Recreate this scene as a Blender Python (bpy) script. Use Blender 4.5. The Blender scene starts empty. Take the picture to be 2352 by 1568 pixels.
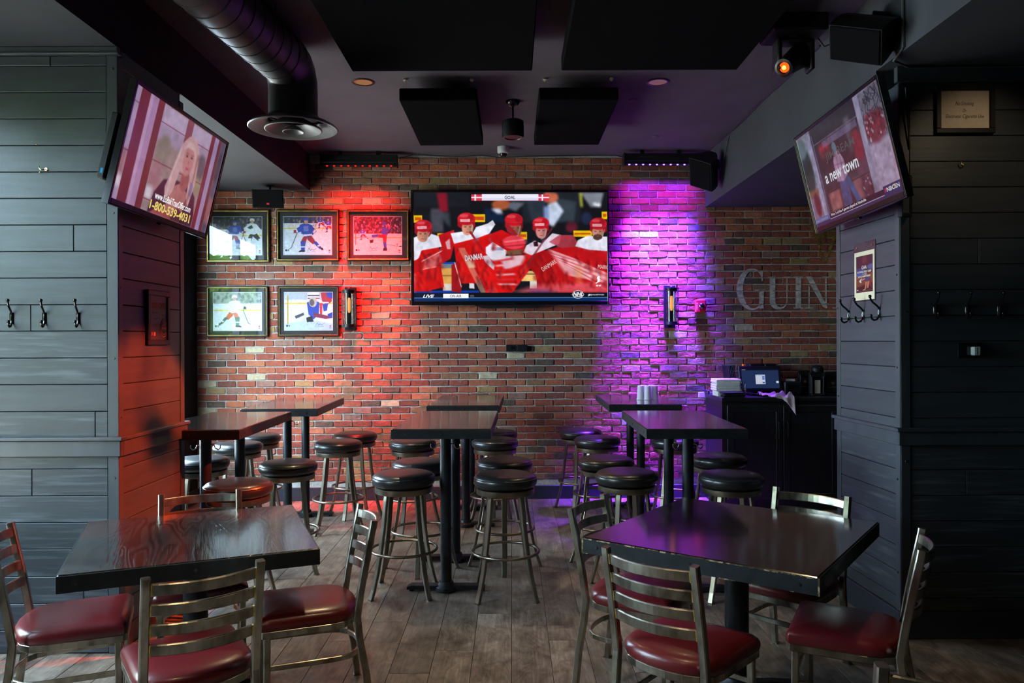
import bpy, bmesh, math, random
import numpy as np
from mathutils import Matrix, Vector

# ---------------------------------------------------------------- scene, camera, world, lights, exposure
scn = bpy.context.scene
COL = scn.collection
RND = random.Random(7)
PI = math.pi
def R(d): return math.radians(d)

F, EYE = 1760.0, 1.60                      # focal length in pixels of the 2352 px frame, eye height
cam = bpy.data.cameras.new('camera')
cam.sensor_width = 36.0; cam.lens = F / 2352 * 36.0
cam.clip_start = 0.05; cam.clip_end = 200
cam_o = bpy.data.objects.new('camera', cam); COL.objects.link(cam_o)
cam_o.location = (0, 0, EYE)
cam_o.rotation_euler = (R(90), 0, 0)
cam_o.rotation_mode = 'XYZ'
cam_o.rotation_euler = (Matrix.Rotation(R(90), 3, 'X') @ Matrix.Rotation(R(-0.25), 3, 'Z')).to_euler()
scn.camera = cam_o

scn.view_settings.view_transform = 'Standard'
scn.view_settings.look = 'None'
scn.view_settings.gamma = 1.0
scn.view_settings.use_curve_mapping = False
scn.view_settings.exposure = 0.0
scn.cycles.use_denoising = True
scn.cycles.max_bounces = 8
scn.cycles.transparent_max_bounces = 12
scn.cycles.sample_clamp_indirect = 6.0
scn.cycles.caustics_reflective = False
scn.cycles.caustics_refractive = False
scn.cycles.blur_glossy = 0.5

SKY = 36.0
world = bpy.data.worlds.new('daylight'); scn.world = world; world.use_nodes = True
wn, wl = world.node_tree.nodes, world.node_tree.links
wn.clear()
wo = wn.new('ShaderNodeOutputWorld'); bg = wn.new('ShaderNodeBackground')
bg.inputs['Color'].default_value = (0.58, 0.79, 1.0, 1); bg.inputs['Strength'].default_value = SKY
wl.new(bg.outputs[0], wo.inputs[0])

def lamp(kind, name, loc, target, color, power, **kw):
    l = bpy.data.lights.new(name, kind); l.color = color; l.energy = power
    for k, v in kw.items(): setattr(l, k, v)
    o = bpy.data.objects.new(name, l); COL.objects.link(o); o.location = loc
    d = Vector(target) - Vector(loc)
    o.rotation_euler = d.to_track_quat('-Z', 'Y').to_euler()
    return o
# afternoon sun coming over the roof of the pub: it lights the trees outside, not the room
lamp('SUN', 'sun', (0, 0, 10), (-3.4, 1.2, 0), (1.0, 0.95, 0.82), 240.0, angle=R(0.6))
# window portals (they only guide the sampling of the sky)
WIN = [(1.8, 3.72), (4.98, 7.28)]
WX, WZ0, WZ1 = -3.17, 0.55, 2.95
for a, b in WIN:
    p = lamp('AREA', 'window_portal', (WX - 0.12, (a + b) / 2, (WZ0 + WZ1) / 2), (0, (a + b) / 2, (WZ0 + WZ1) / 2), (1, 1, 1), 1.0,
             shape='RECTANGLE', size=b - a, size_y=WZ1 - WZ0)
    p.rotation_euler = (R(90), 0, R(-90))
    p.data.cycles.is_portal = True

WALL0, WSL = 7.80, 0.026                   # the brick wall: Y = WALL0 + WSL * X
def wallY(x): return WALL0 + WSL * x
def ray(x, y):
    r = R(-0.25); c, s = math.cos(r), math.sin(r); dx, dy = x - 1176, y - 784
    return (c * dx + s * dy) / F, (-s * dx + c * dy) / F
def aty(x, y, Y):
    a, b = ray(x, y); return Vector((a * Y, Y, EYE - b * Y))
def atz(x, y, z):
    a, b = ray(x, y); Y = (EYE - z) / b; return Vector((a * Y, Y, z))
def onwall(x, y, off=0.0):
    a, b = ray(x, y); Y = (WALL0 - off) / (1 - WSL * a); return Vector((a * Y, Y, EYE - b * Y))

# stage lighting of the room: red bar, magenta / violet bar, orange moving head
RED, MAG, VIO, ORA = (1.0, 0.015, 0.02), (0.21, 0.01, 1.0), (0.085, 0.04, 1.0), (1.0, 0.075, 0.012)
def wash(name, x0, x1, z, off, aim_off, color, power, spread, drop=1.6):
    xm = (x0 + x1) / 2; Y = wallY(xm) - off
    o = lamp('AREA', name, (xm, Y, z), (xm, Y + aim_off, z - drop), color, power, shape='RECTANGLE', size=x1 - x0, size_y=0.03, spread=R(spread))
    o.rotation_euler = (math.atan2(aim_off, drop), 0, math.atan(WSL))
    return o
wash('red_wash', -1.83, -1.22, 3.325, 0.20, 0.19, RED, 30, 32)
wash('red_wash_wide', -1.83, -1.22, 3.325, 0.26, 0.60, RED, 7, 80)
wash('magenta_wash', 1.16, 1.62, 3.325, 0.20, 0.19, MAG, 74, 36)
wash('violet_wash', 1.24, 1.84, 3.325, 0.20, 0.19, VIO, 175, 36)
wash('violet_wash_wide', 1.16, 1.84, 3.325, 0.20, 0.60, (0.25, 0.01, 1.0), 13, 95)
wash('violet_spill', 1.16, 1.84, 3.325, 0.26, -0.28, (0.22, 0.04, 1.0), 100, 44)
wash('red_spill', -1.83, -1.22, 3.325, 0.30, 0.14, RED, 17, 60)
lamp('SPOT', 'sign_fill', (2.55, 3.1, 3.02), (2.5, 4.1, 2.5), (1.0, 0.78, 0.52), 11, spot_size=R(52), spot_blend=0.9, shadow_soft_size=0.04)  # added fill that brightens the no smoking sign; no fixture hangs here
GOBO = 4.1
HEAD = Vector((1.60, 4.48, 3.195))
gobo = lamp('SPOT', 'orange_beam', HEAD + Vector((-0.06, -0.02, -0.03)), (-2.03, 4.15, 0.78), ORA, 3600, spot_size=R(23), spot_blend=0.25, shadow_soft_size=0.02)
gl = gobo.data; gl.use_nodes = True
n_, l_ = gl.node_tree.nodes, gl.node_tree.links
em = n_.get('Emission') or n_.new('ShaderNodeEmission')
tc = n_.new('ShaderNodeTexCoord'); nz = n_.new('ShaderNodeTexNoise'); rp = n_.new('ShaderNodeValToRGB')
nz.inputs['Scale'].default_value = 9.0; nz.inputs['Detail'].default_value = 1.0
rp.color_ramp.elements[0].position = 0.34; rp.color_ramp.elements[1].position = 0.50
mg = n_.new('ShaderNodeMapping'); mg.inputs['Location'].default_value = (GOBO, 0.4, 0.2); l_.new(tc.outputs['Normal'], mg.inputs[0]); l_.new(mg.outputs[0], nz.inputs['Vector']); l_.new(nz.outputs[0], rp.inputs[0]); l_.new(rp.outputs[0], em.inputs['Strength'])
# warm recessed ceiling lamps, dimmed
for x, y, e in ((-1.08, 5.42, 150), (1.02, 5.42, 42), (0.1, 2.5, 70), (-0.9, 0.9, 60)):
    lamp('SPOT', 'recessed_lamp', (x, y, 3.47), (x, y, 0), (1.0, 0.76, 0.42), e, spot_size=R(104), spot_blend=0.7, shadow_soft_size=0.05)
lamp('SPOT', 'bar_lamp', (3.9, 6.6, 2.9), (3.4, 7.8, 1.3), (0.75, 0.88, 1.0), 10, spot_size=R(80), spot_blend=0.6, shadow_soft_size=0.05)
lamp('SPOT', 'green_beam', (2.6, 1.6, 3.0), (3.35, 4.1, 1.0), (0.05, 1.0, 0.25), 8, spot_size=R(34), spot_blend=0.9, shadow_soft_size=0.05)

# ---------------------------------------------------------------- materials
def _principled(name):
    m = bpy.data.materials.new(name); m.use_nodes = True
    return m, m.node_tree.nodes, m.node_tree.links, m.node_tree.nodes['Principled BSDF']
def ramp(n, a, b, c0, c1):
    r = n.new('ShaderNodeValToRGB'); e = r.color_ramp.elements
    e[0].position, e[1].position = a, b
    e[0].color = (*c0, 1); e[1].color = (*c1, 1); return r
def mat(name, col, rough=0.5, metal=0.0, ns=0.0, na=0.0, bump=0.0, stretch=(1, 1, 1), col2=None, coat=0.0, emit=None, es=0.0, spec=0.5, rv=0.0, detail=4.0, lo=0.35, hi=0.65):
    m, n, l, b = _principled(name)
    b.inputs['Base Color'].default_value = (*col, 1); b.inputs['Roughness'].default_value = rough
    b.inputs['Metallic'].default_value = metal; b.inputs['Specular IOR Level'].default_value = spec
    if coat: b.inputs['Coat Weight'].default_value = coat; b.inputs['Coat Roughness'].default_value = 0.12
    if emit: b.inputs['Emission Color'].default_value = (*emit, 1); b.inputs['Emission Strength'].default_value = es
    if ns:
        t = n.new('ShaderNodeTexCoord'); mp = n.new('ShaderNodeMapping'); z = n.new('ShaderNodeTexNoise')
        mp.inputs['Scale'].default_value = stretch; z.inputs['Scale'].default_value = ns; z.inputs['Detail'].default_value = detail
        l.new(t.outputs['Object'], mp.inputs[0])
        if rv:
            oi = n.new('ShaderNodeObjectInfo'); ad = n.new('ShaderNodeVectorMath'); ad.operation = 'ADD'
            ml = n.new('ShaderNodeMath'); ml.operation = 'MULTIPLY'; ml.inputs[1].default_value = 37.0
            l.new(oi.outputs['Random'], ml.inputs[0]); l.new(mp.outputs[0], ad.inputs[0]); l.new(ml.outputs[0], ad.inputs[1]); l.new(ad.outputs[0], z.inputs['Vector'])
        else: l.new(mp.outputs[0], z.inputs['Vector'])
        c0 = tuple(c * (1 - na) for c in col); c1 = col2 or tuple(min(1, c * (1 + na)) for c in col)
        r = ramp(n, lo, hi, c0, c1); l.new(z.outputs['Fac'], r.inputs[0])
        out = r.outputs[0]
        if rv:
            hv = n.new('ShaderNodeHueSaturation'); mr = n.new('ShaderNodeMapRange')
            mr.inputs['To Min'].default_value = 1 - rv; mr.inputs['To Max'].default_value = 1 + rv
            l.new(oi.outputs['Random'], mr.inputs[0]); l.new(mr.outputs[0], hv.inputs['Value']); l.new(out, hv.inputs['Color']); out = hv.outputs[0]
        l.new(out, b.inputs['Base Color'])
        if bump:
            bp = n.new('ShaderNodeBump'); bp.inputs['Strength'].default_value = bump; bp.inputs['Distance'].default_value = 0.004
            l.new(z.outputs['Fac'], bp.inputs['Height']); l.new(bp.outputs[0], b.inputs['Normal'])
    return m
def emis(name, col, s):
    m = bpy.data.materials.new(name); m.use_nodes = True; n = m.node_tree.nodes; n.clear()
    o = n.new('ShaderNodeOutputMaterial'); e = n.new('ShaderNodeEmission'); e.inputs[0].default_value = (*col, 1); e.inputs[1].default_value = s
    m.node_tree.links.new(e.outputs[0], o.inputs[0]); return m
def thin_glass(name, tint=(1, 1, 1), base=0.04, rough=0.0, gain=1.0):
    m = bpy.data.materials.new(name); m.use_nodes = True; n, l = m.node_tree.nodes, m.node_tree.links; n.clear()
    o = n.new('ShaderNodeOutputMaterial'); t = n.new('ShaderNodeBsdfTransparent'); g = n.new('ShaderNodeBsdfGlossy'); x = n.new('ShaderNodeMixShader')
    fr = n.new('ShaderNodeFresnel'); ge = n.new('ShaderNodeNewGeometry'); io = n.new('ShaderNodeMapRange')   # a single pane: the same reflectance from both sides
    io.inputs['To Min'].default_value = 1.5; io.inputs['To Max'].default_value = 1 / 1.5; l.new(ge.outputs['Backfacing'], io.inputs[0]); l.new(io.outputs[0], fr.inputs['IOR'])
    mu = n.new('ShaderNodeMath'); mu.operation = 'MULTIPLY'; mu.inputs[1].default_value = gain; mu.use_clamp = True
    t.inputs[0].default_value = (*tint, 1); g.inputs['Roughness'].default_value = rough
    l.new(fr.outputs[0], mu.inputs[0]); l.new(mu.outputs[0], x.inputs[0]); l.new(t.outputs[0], x.inputs[1]); l.new(g.outputs[0], x.inputs[2]); l.new(x.outputs[0], o.inputs[0]); return m
def wood(name, c0, c1, scale, rough, axis='X', coat=0.3, dist=6.0, bump=0.15):
    # stained board: contour lines of a stretched noise give flat-sawn, flame-figured grain; fine pores on top
    m, n, l, b = _principled(name)
    t = n.new('ShaderNodeTexCoord'); mp = n.new('ShaderNodeMapping'); z = n.new('ShaderNodeTexNoise'); p = n.new('ShaderNodeTexNoise'); mq = n.new('ShaderNodeMapping')
    s1, s2 = (0.55, 2.4, 1), (6, 120, 1)
    mp.inputs['Scale'].default_value = s1 if axis == 'X' else (s1[1], s1[0], 1); mq.inputs['Scale'].default_value = s2 if axis == 'X' else (s2[1], s2[0], 1)
    z.inputs['Scale'].default_value = scale; z.inputs['Detail'].default_value = 1.5; z.inputs['Distortion'].default_value = 0.4; p.inputs['Scale'].default_value = 1.0; p.inputs['Detail'].default_value = 2
    l.new(t.outputs['Object'], mp.inputs[0]); l.new(mp.outputs[0], z.inputs['Vector']); l.new(t.outputs['Object'], mq.inputs[0]); l.new(mq.outputs[0], p.inputs['Vector'])
    k = n.new('ShaderNodeMath'); k.operation = 'MULTIPLY'; k.inputs[1].default_value = dist; sn = n.new('ShaderNodeMath'); sn.operation = 'SINE'
    l.new(z.outputs['Fac'], k.inputs[0]); l.new(k.outputs[0], sn.inputs[0])
    md = n.new('ShaderNodeMath'); md.operation = 'MULTIPLY_ADD'; md.inputs[1].default_value = 0.35; l.new(sn.outputs[0], md.inputs[0]); l.new(p.outputs['Fac'], md.inputs[2])
    r = ramp(n, 0.25, 0.85, c0, c1); l.new(md.outputs[0], r.inputs[0]); l.new(r.outputs[0], b.inputs['Base Color'])
    b.inputs['Roughness'].default_value = rough; b.inputs['Coat Weight'].default_value = coat; b.inputs['Coat Roughness'].default_value = 0.10
    bp = n.new('ShaderNodeBump'); bp.inputs['Strength'].default_value = bump; bp.inputs['Distance'].default_value = 0.002
    l.new(md.outputs[0], bp.inputs['Height']); l.new(bp.outputs[0], b.inputs['Normal']); return m
def brick_material():
    m, n, l, b = _principled('brick')
    at = n.new('ShaderNodeAttribute'); at.attribute_name = 'tone'
    t = n.new('ShaderNodeTexCoord'); z = n.new('ShaderNodeTexNoise'); z.inputs['Scale'].default_value = 26; z.inputs['Detail'].default_value = 5
    z2 = n.new('ShaderNodeTexNoise'); z2.inputs['Scale'].default_value = 90; z2.inputs['Detail'].default_value = 3
    g = n.new('ShaderNodeNewGeometry')
    l.new(g.outputs['Position'], z.inputs['Vector']); l.new(g.outputs['Position'], z2.inputs['Vector'])
    hv = n.new('ShaderNodeHueSaturation'); mr = n.new('ShaderNodeMapRange'); mr.inputs['To Min'].default_value = 0.55; mr.inputs['To Max'].default_value = 1.45
    l.new(z.outputs['Fac'], mr.inputs[0]); l.new(mr.outputs[0], hv.inputs['Value']); l.new(at.outputs['Color'], hv.inputs['Color'])
    z3 = n.new('ShaderNodeTexNoise'); z3.inputs['Scale'].default_value = 11; z3.inputs['Detail'].default_value = 6; z3.inputs['Roughness'].default_value = 0.7; l.new(g.outputs['Position'], z3.inputs['Vector'])
    sm = n.new('ShaderNodeMapRange'); sm.inputs['From Min'].default_value = 0.60; sm.inputs['From Max'].default_value = 0.74; sm.inputs['To Max'].default_value = 0.55; l.new(z3.outputs['Fac'], sm.inputs[0])
    mc = n.new('ShaderNodeMix'); mc.data_type = 'RGBA'; l.new(sm.outputs[0], mc.inputs['Factor']); l.new(hv.outputs[0], mc.inputs[6]); mc.inputs[7].default_value = (0.34, 0.25, 0.19, 1); l.new(mc.outputs[2], b.inputs['Base Color'])
    b.inputs['Roughness'].default_value = 0.85; b.inputs['Specular IOR Level'].default_value = 0.25
    bp = n.new('ShaderNodeBump'); bp.inputs['Strength'].default_value = 0.9; bp.inputs['Distance'].default_value = 0.008
    mx = n.new('ShaderNodeMath'); mx.operation = 'MULTIPLY_ADD'; mx.inputs[1].default_value = 0.5
    l.new(z2.outputs['Fac'], mx.inputs[0]); l.new(z.outputs['Fac'], mx.inputs[2]); l.new(mx.outputs[0], bp.inputs['Height']); l.new(bp.outputs[0], b.inputs['Normal'])
    return m
def tile_material():
    # wood-look porcelain: fine grain along the board, worn pale patches, a little different on every tile
    m, n, l, b = _principled('wood_look_tile')
    t = n.new('ShaderNodeTexCoord'); oi = n.new('ShaderNodeObjectInfo'); k = n.new('ShaderNodeMath'); k.operation = 'MULTIPLY'; k.inputs[1].default_value = 53.0
    ad = n.new('ShaderNodeVectorMath'); ad.operation = 'ADD'; l.new(oi.outputs['Random'], k.inputs[0]); l.new(t.outputs['Object'], ad.inputs[0]); l.new(k.outputs[0], ad.inputs[1])
    def noise(stretch, scale, detail, rough, dist=0.0):
        mp = n.new('ShaderNodeMapping'); mp.inputs['Scale'].default_value = stretch; z = n.new('ShaderNodeTexNoise')
        z.inputs['Scale'].default_value = scale; z.inputs['Detail'].default_value = detail; z.inputs['Roughness'].default_value = rough; z.inputs['Distortion'].default_value = dist
        l.new(ad.outputs[0], mp.inputs[0]); l.new(mp.outputs[0], z.inputs['Vector']); return z.outputs['Fac']
    patch, grain, ring = noise((1.6, 1, 1), 5.0, 9, 0.68, 0.6), noise((1, 0.05, 1), 90.0, 3, 0.6), noise((2.2, 0.5, 1), 2.2, 1.5, 0.5, 0.8)
    r1 = ramp(n, 0.36, 0.66, (0.095, 0.066, 0.048), (0.285, 0.225, 0.178)); l.new(patch, r1.inputs[0])
    sn = n.new('ShaderNodeMath'); sn.operation = 'MULTIPLY'; sn.inputs[1].default_value = 90.0; s2 = n.new('ShaderNodeMath'); s2.operation = 'SINE'; l.new(ring, sn.inputs[0]); l.new(sn.outputs[0], s2.inputs[0])
    g = n.new('ShaderNodeMapRange'); g.inputs['From Min'].default_value = 0.3; g.inputs['From Max'].default_value = 0.7; g.inputs['To Min'].default_value = 0.72; g.inputs['To Max'].default_value = 1.18; l.new(grain, g.inputs[0])
    g2 = n.new('ShaderNodeMapRange'); g2.inputs['From Min'].default_value = -1; g2.inputs['To Min'].default_value = 0.86; g2.inputs['To Max'].default_value = 1.08; l.new(s2.outputs[0], g2.inputs[0])
    g3 = n.new('ShaderNodeMapRange'); g3.inputs['To Min'].default_value = 0.72; g3.inputs['To Max'].default_value = 1.16; l.new(oi.outputs['Random'], g3.inputs[0])
    m1 = n.new('ShaderNodeMath'); m1.operation = 'MULTIPLY'; m2 = n.new('ShaderNodeMath'); m2.operation = 'MULTIPLY'; l.new(g.outputs[0], m1.inputs[0]); l.new(g2.outputs[0], m1.inputs[1]); l.new(m1.outputs[0], m2.inputs[0]); l.new(g3.outputs[0], m2.inputs[1])
    hv = n.new('ShaderNodeHueSaturation'); l.new(r1.outputs[0], hv.inputs['Color']); l.new(m2.outputs[0], hv.inputs['Value']); l.new(hv.outputs[0], b.inputs['Base Color'])
    b.inputs['Roughness'].default_value = 0.40; b.inputs['Specular IOR Level'].default_value = 0.35
    bp = n.new('ShaderNodeBump'); bp.inputs['Strength'].default_value = 0.18; bp.inputs['Distance'].default_value = 0.003; l.new(m1.outputs[0], bp.inputs['Height']); l.new(bp.outputs[0], b.inputs['Normal']); return m
def image_mat(name, img, emit=0.0, rough=0.25, base=1.0):
    m, n, l, b = _principled(name)
    t = n.new('ShaderNodeTexImage'); t.image = img; t.extension = 'EXTEND'
    uv = n.new('ShaderNodeUVMap'); uv.uv_map = 'UVMap'; l.new(uv.outputs[0], t.inputs[0])
    b.inputs['Roughness'].default_value = rough
    if emit:
        b.inputs['Base Color'].default_value = (0.004, 0.004, 0.004, 1)
        l.new(t.outputs[0], b.inputs['Emission Color']); b.inputs['Emission Strength'].default_value = emit
    else: l.new(t.outputs[0], b.inputs['Base Color'])
    return m

K = {}
K['paint'] = mat('grey_paint', (0.036, 0.042, 0.050), 0.42, ns=2.2, na=0.16, bump=0.25, stretch=(1.2, 14, 14), rv=0.10, detail=6, spec=0.45)
K['paint_worn'] = mat('grey_paint_worn', (0.036, 0.042, 0.050), 0.45, ns=3.0, na=0.15, bump=0.3, stretch=(1.0, 16, 16), rv=0.10, col2=(0.10, 0.115, 0.13), lo=0.50, hi=0.80, detail=7, spec=0.45)
K['paint_y'] = mat('grey_paint_side', (0.036, 0.042, 0.050), 0.42, ns=2.2, na=0.16, bump=0.25, stretch=(14, 1.2, 14), rv=0.10, detail=6, spec=0.45)
K['paint_y_worn'] = mat('grey_paint_side_worn', (0.036, 0.042, 0.050), 0.45, ns=3.0, na=0.15, bump=0.3, stretch=(16, 1.0, 16), rv=0.10, col2=(0.08, 0.09, 0.10), lo=0.52, hi=0.82, detail=7, spec=0.45)
K['trim'] = mat('grey_trim', (0.040, 0.046, 0.054), 0.4, ns=5, na=0.12, stretch=(3, 3, 0.6))
K['ceiling'] = mat('ceiling_paint', (0.092, 0.080, 0.100), 0.8, ns=3, na=0.08, bump=0.05, spec=0.15)
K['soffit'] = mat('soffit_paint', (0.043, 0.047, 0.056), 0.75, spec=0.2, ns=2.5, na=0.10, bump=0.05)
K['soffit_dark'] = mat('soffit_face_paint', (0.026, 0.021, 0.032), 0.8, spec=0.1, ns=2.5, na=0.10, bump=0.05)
K['darkwall'] = mat('dark_wall_paint', (0.008, 0.010, 0.012), 0.8, ns=4, na=0.1, spec=0.15)
K['base'] = mat('baseboard_paint', (0.018, 0.024, 0.034), 0.45, ns=6, na=0.1)
K['mortar'] = mat('mortar', (0.42, 0.41, 0.375), 0.9, ns=40, na=0.18, bump=0.6)
K['brick'] = brick_material()
K['tile'] = tile_material()
K['grout'] = mat('grout', (0.03, 0.027, 0.025), 0.9, ns=30, na=0.2)
K['steel'] = mat('clear_coated_steel', (0.22, 0.19, 0.145), 0.30, 1.0, ns=16, na=0.35, bump=0.05, stretch=(1, 1, 0.5), col2=(0.42, 0.385, 0.32), rv=0.10, lo=0.3, hi=0.6)
K['bronze'] = mat('bronze_steel', (0.25, 0.215, 0.165), 0.34, 1.0, ns=10, na=0.2, stretch=(1, 1, 0.3), rv=0.1)
K['vinyl_red'] = mat('oxblood_vinyl', (0.125, 0.009, 0.012), 0.34, ns=120, na=0.10, bump=0.12, coat=0.15)
K['vinyl_black'] = mat('black_vinyl', (0.012, 0.012, 0.013), 0.34, ns=110, na=0.2, bump=0.12, coat=0.2)
K['weld'] = mat('brass_coloured_weld', (0.62, 0.44, 0.10), 0.3, 1.0, ns=60, na=0.3)
K['wood_l'] = wood('espresso_oak', (0.008, 0.006, 0.005), (0.026, 0.017, 0.015), 2.6, 0.20, 'Y', 0.6, 95.0, 0.6)
K['wood_r'] = wood('walnut_stain', (0.007, 0.004, 0.003), (0.017, 0.010, 0.007), 2.0, 0.14, 'X', 1.0, 70.0, 0.08)
K['wood_b'] = wood('dark_bar_top', (0.009, 0.006, 0.0045), (0.018, 0.012, 0.009), 2.0, 0.15, 'Y', 1.0, 60.0, 0.04)
K['iron'] = mat('black_iron', (0.018, 0.020, 0.024), 0.42, 0.5, ns=18, na=0.25)
K['iron_edge'] = mat('black_edge_band', (0.014, 0.017, 0.021), 0.45, 0.3, ns=22, na=0.3)
K['worn_edge'] = mat('worn_bare_edge', (0.42, 0.33, 0.21), 0.4, 0.8, ns=45, na=0.7, lo=0.45, hi=0.6)
K['bolt'] = mat('bolt_head', (0.09, 0.09, 0.095), 0.35, 1.0, ns=30, na=0.2)
K['chrome'] = mat('chrome', (0.70, 0.70, 0.70), 0.15, 1.0, ns=20, na=0.05)
K['brass'] = mat('brass', (0.80, 0.60, 0.22), 0.22, 1.0, ns=20, na=0.1)
K['black'] = mat('black_plastic', (0.009, 0.009, 0.010), 0.45, spec=0.25, ns=60, na=0.1)
K['black_gloss'] = mat('gloss_black_plastic', (0.006, 0.006, 0.007), 0.18, ns=60, na=0.1)
K['black_felt'] = mat('black_acoustic_fabric', (0.007, 0.007, 0.008), 0.95, spec=0.0, ns=300, na=0.3, bump=0.3)
K['black_satin'] = mat('black_satin_metal', (0.014, 0.014, 0.016), 0.38, 0.6, ns=25, na=0.2)
K['duct'] = mat('dark_galvanised_duct', (0.046, 0.041, 0.042), 0.46, 0.6, ns=4, na=0.22, stretch=(1, 0.6, 1))
K['diffuser'] = mat('diffuser_paint', (0.10, 0.098, 0.10), 0.45, 0.3, ns=12, na=0.12)
K['white'] = mat('white_plastic', (0.62, 0.62, 0.62), 0.4, ns=20, na=0.04)
K['redplastic'] = mat('red_plastic', (0.60, 0.015, 0.03), 0.35, ns=20, na=0.06)
K['gold'] = mat('gold_leaf_moulding', (0.62, 0.42, 0.12), 0.32, 1.0, ns=20, na=0.25, stretch=(1, 1, 1))
K['mat_board'] = mat('charcoal_mount_board', (0.022, 0.022, 0.024), 0.85, ns=200, na=0.15)
K['glass_pic'] = thin_glass('picture_glass', (1.0, 1.0, 1.0), gain=1.6)
K['glass_win'] = thin_glass('window_glass', (0.93, 0.96, 0.95))
K['glass_lamp'] = thin_glass('smoked_lamp_glass', (0.80, 0.78, 0.74), gain=2.2)
K['glass_cup'] = thin_glass('clear_tumbler', (0.80, 0.80, 0.85), gain=1.5)
K['glass_bulb'] = mat('amber_bulb_glass', (0.3, 0.10, 0.03), 0.1, ns=5, na=0.02, emit=(1.0, 0.30, 0.07), es=1.7)
K['winframe'] = mat('window_frame_paint', (0.45, 0.46, 0.48), 0.4, ns=9, na=0.06)
def frosted(name, c):
    m = bpy.data.materials.new(name); m.use_nodes = True; n, l = m.node_tree.nodes, m.node_tree.links; n.clear()
    o = n.new('ShaderNodeOutputMaterial'); d = n.new('ShaderNodeBsdfDiffuse'); t = n.new('ShaderNodeBsdfTranslucent'); x = n.new('ShaderNodeMixShader'); d.inputs[0].default_value = (*c, 1); t.inputs[0].default_value = (*c, 1)
    x.inputs[0].default_value = 0.5; l.new(d.outputs[0], x.inputs[1]); l.new(t.outputs[0], x.inputs[2]); l.new(x.outputs[0], o.inputs[0]); return m
K['cup'] = frosted('frosted_plastic', (0.86, 0.86, 0.90))
K['paper'] = mat('paper', (0.70, 0.69, 0.68), 0.8, ns=30, na=0.05)
K['sign_paper'] = mat('cream_sign_paper', (0.60, 0.50, 0.39), 0.85, ns=60, na=0.05)
K['poster_edge'] = mat('cream_poster_border', (0.80, 0.66, 0.44), 0.6, ns=60, na=0.04)
K['ink'] = mat('black_ink', (0.02, 0.018, 0.018), 0.8, ns=60, na=0.1)
K['cream_ink'] = mat('cream_ink', (0.85, 0.80, 0.62), 0.7, ns=60, na=0.05)
K['red_ink'] = mat('orange_red_ink', (0.75, 0.18, 0.10), 0.7, ns=60, na=0.05)
K['dark_print'] = mat('dark_poster_print', (0.030, 0.026, 0.026), 0.4, ns=30, na=0.2)
K['cloth'] = mat('pale_pink_cloth', (0.55, 0.42, 0.42), 0.95, ns=60, na=0.12, bump=0.4)
K['cable'] = mat('black_cable', (0.012, 0.012, 0.013), 0.5, ns=60, na=0.1)
K['conduit'] = mat('grey_conduit', (0.10, 0.105, 0.11), 0.45, 0.4, ns=40, na=0.1)
K['sign_paint'] = mat('faded_cream_wall_paint', (0.50, 0.45, 0.40), 0.85, ns=24, na=0.3, bump=0.3)
K['gold_paint'] = mat('faded_gold_wall_paint', (0.24, 0.13, 0.02), 0.7, ns=24, na=0.4, bump=0.3)
K['cabinet'] = mat('black_cabinet_paint', (0.012, 0.013, 0.012), 0.35, ns=5, na=0.2, stretch=(6, 6, 0.6))
K['fil'] = emis('glowing_filament', (1.0, 0.42, 0.12), 12.0)
K['bulb'] = mat('amber_bulb_glow', (0.9, 0.35, 0.1), 0.1, ns=5, na=0.02, emit=(1.0, 0.22, 0.04), es=0.5)
K['led_red'] = emis('red_led', (1.0, 0.01, 0.01), 2.0)
K['led_vio'] = emis('violet_led', (0.25, 0.12, 1.0), 6.0)
K['led_ora'] = emis('orange_lens', (1.0, 0.10, 0.008), 1.6)
K['led_blue'] = emis('blue_indicator', (0.05, 0.5, 0.9), 0.6)
K['lens_core'] = emis('lens_core', (1.0, 0.30, 0.05), 5.0)
K['canlamp'] = mat('gold_reflector', (0.16, 0.10, 0.04), 0.4, 0.0, ns=20, na=0.1, emit=(1.0, 0.58, 0.20), es=0.10)
K['cream'] = mat('lit_brass_cream', (0.68, 0.62, 0.46), 0.4, ns=30, na=0.06)  # brass ceiling hooks: the light they catch is put into this pale colour
K['leaf'] = mat('leaves', (0.22, 0.40, 0.06), 0.55, ns=5, na=0.35, col2=(0.46, 0.62, 0.14))
K['bark'] = mat('bark', (0.10, 0.07, 0.05), 0.9, ns=20, na=0.3, bump=0.4)
K['ground'] = mat('paving', (0.16, 0.155, 0.145), 0.9, ns=6, na=0.15)
def scr(name, c, s=1.0): return emis(name, c, s)
K['scr_white'] = scr('screen_white', (0.95, 0.95, 0.97)); K['scr_dark'] = scr('screen_dark', (0.02, 0.025, 0.06))
K['scr_yellow'] = scr('screen_yellow', (0.80, 0.62, 0.16)); K['scr_grey'] = scr('screen_grey', (0.32, 0.30, 0.36)); K['scr_pale'] = scr('screen_pale', (0.62, 0.62, 0.70))
K['scr_rose'] = scr('screen_rose', (0.85, 0.55, 0.55))

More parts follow.
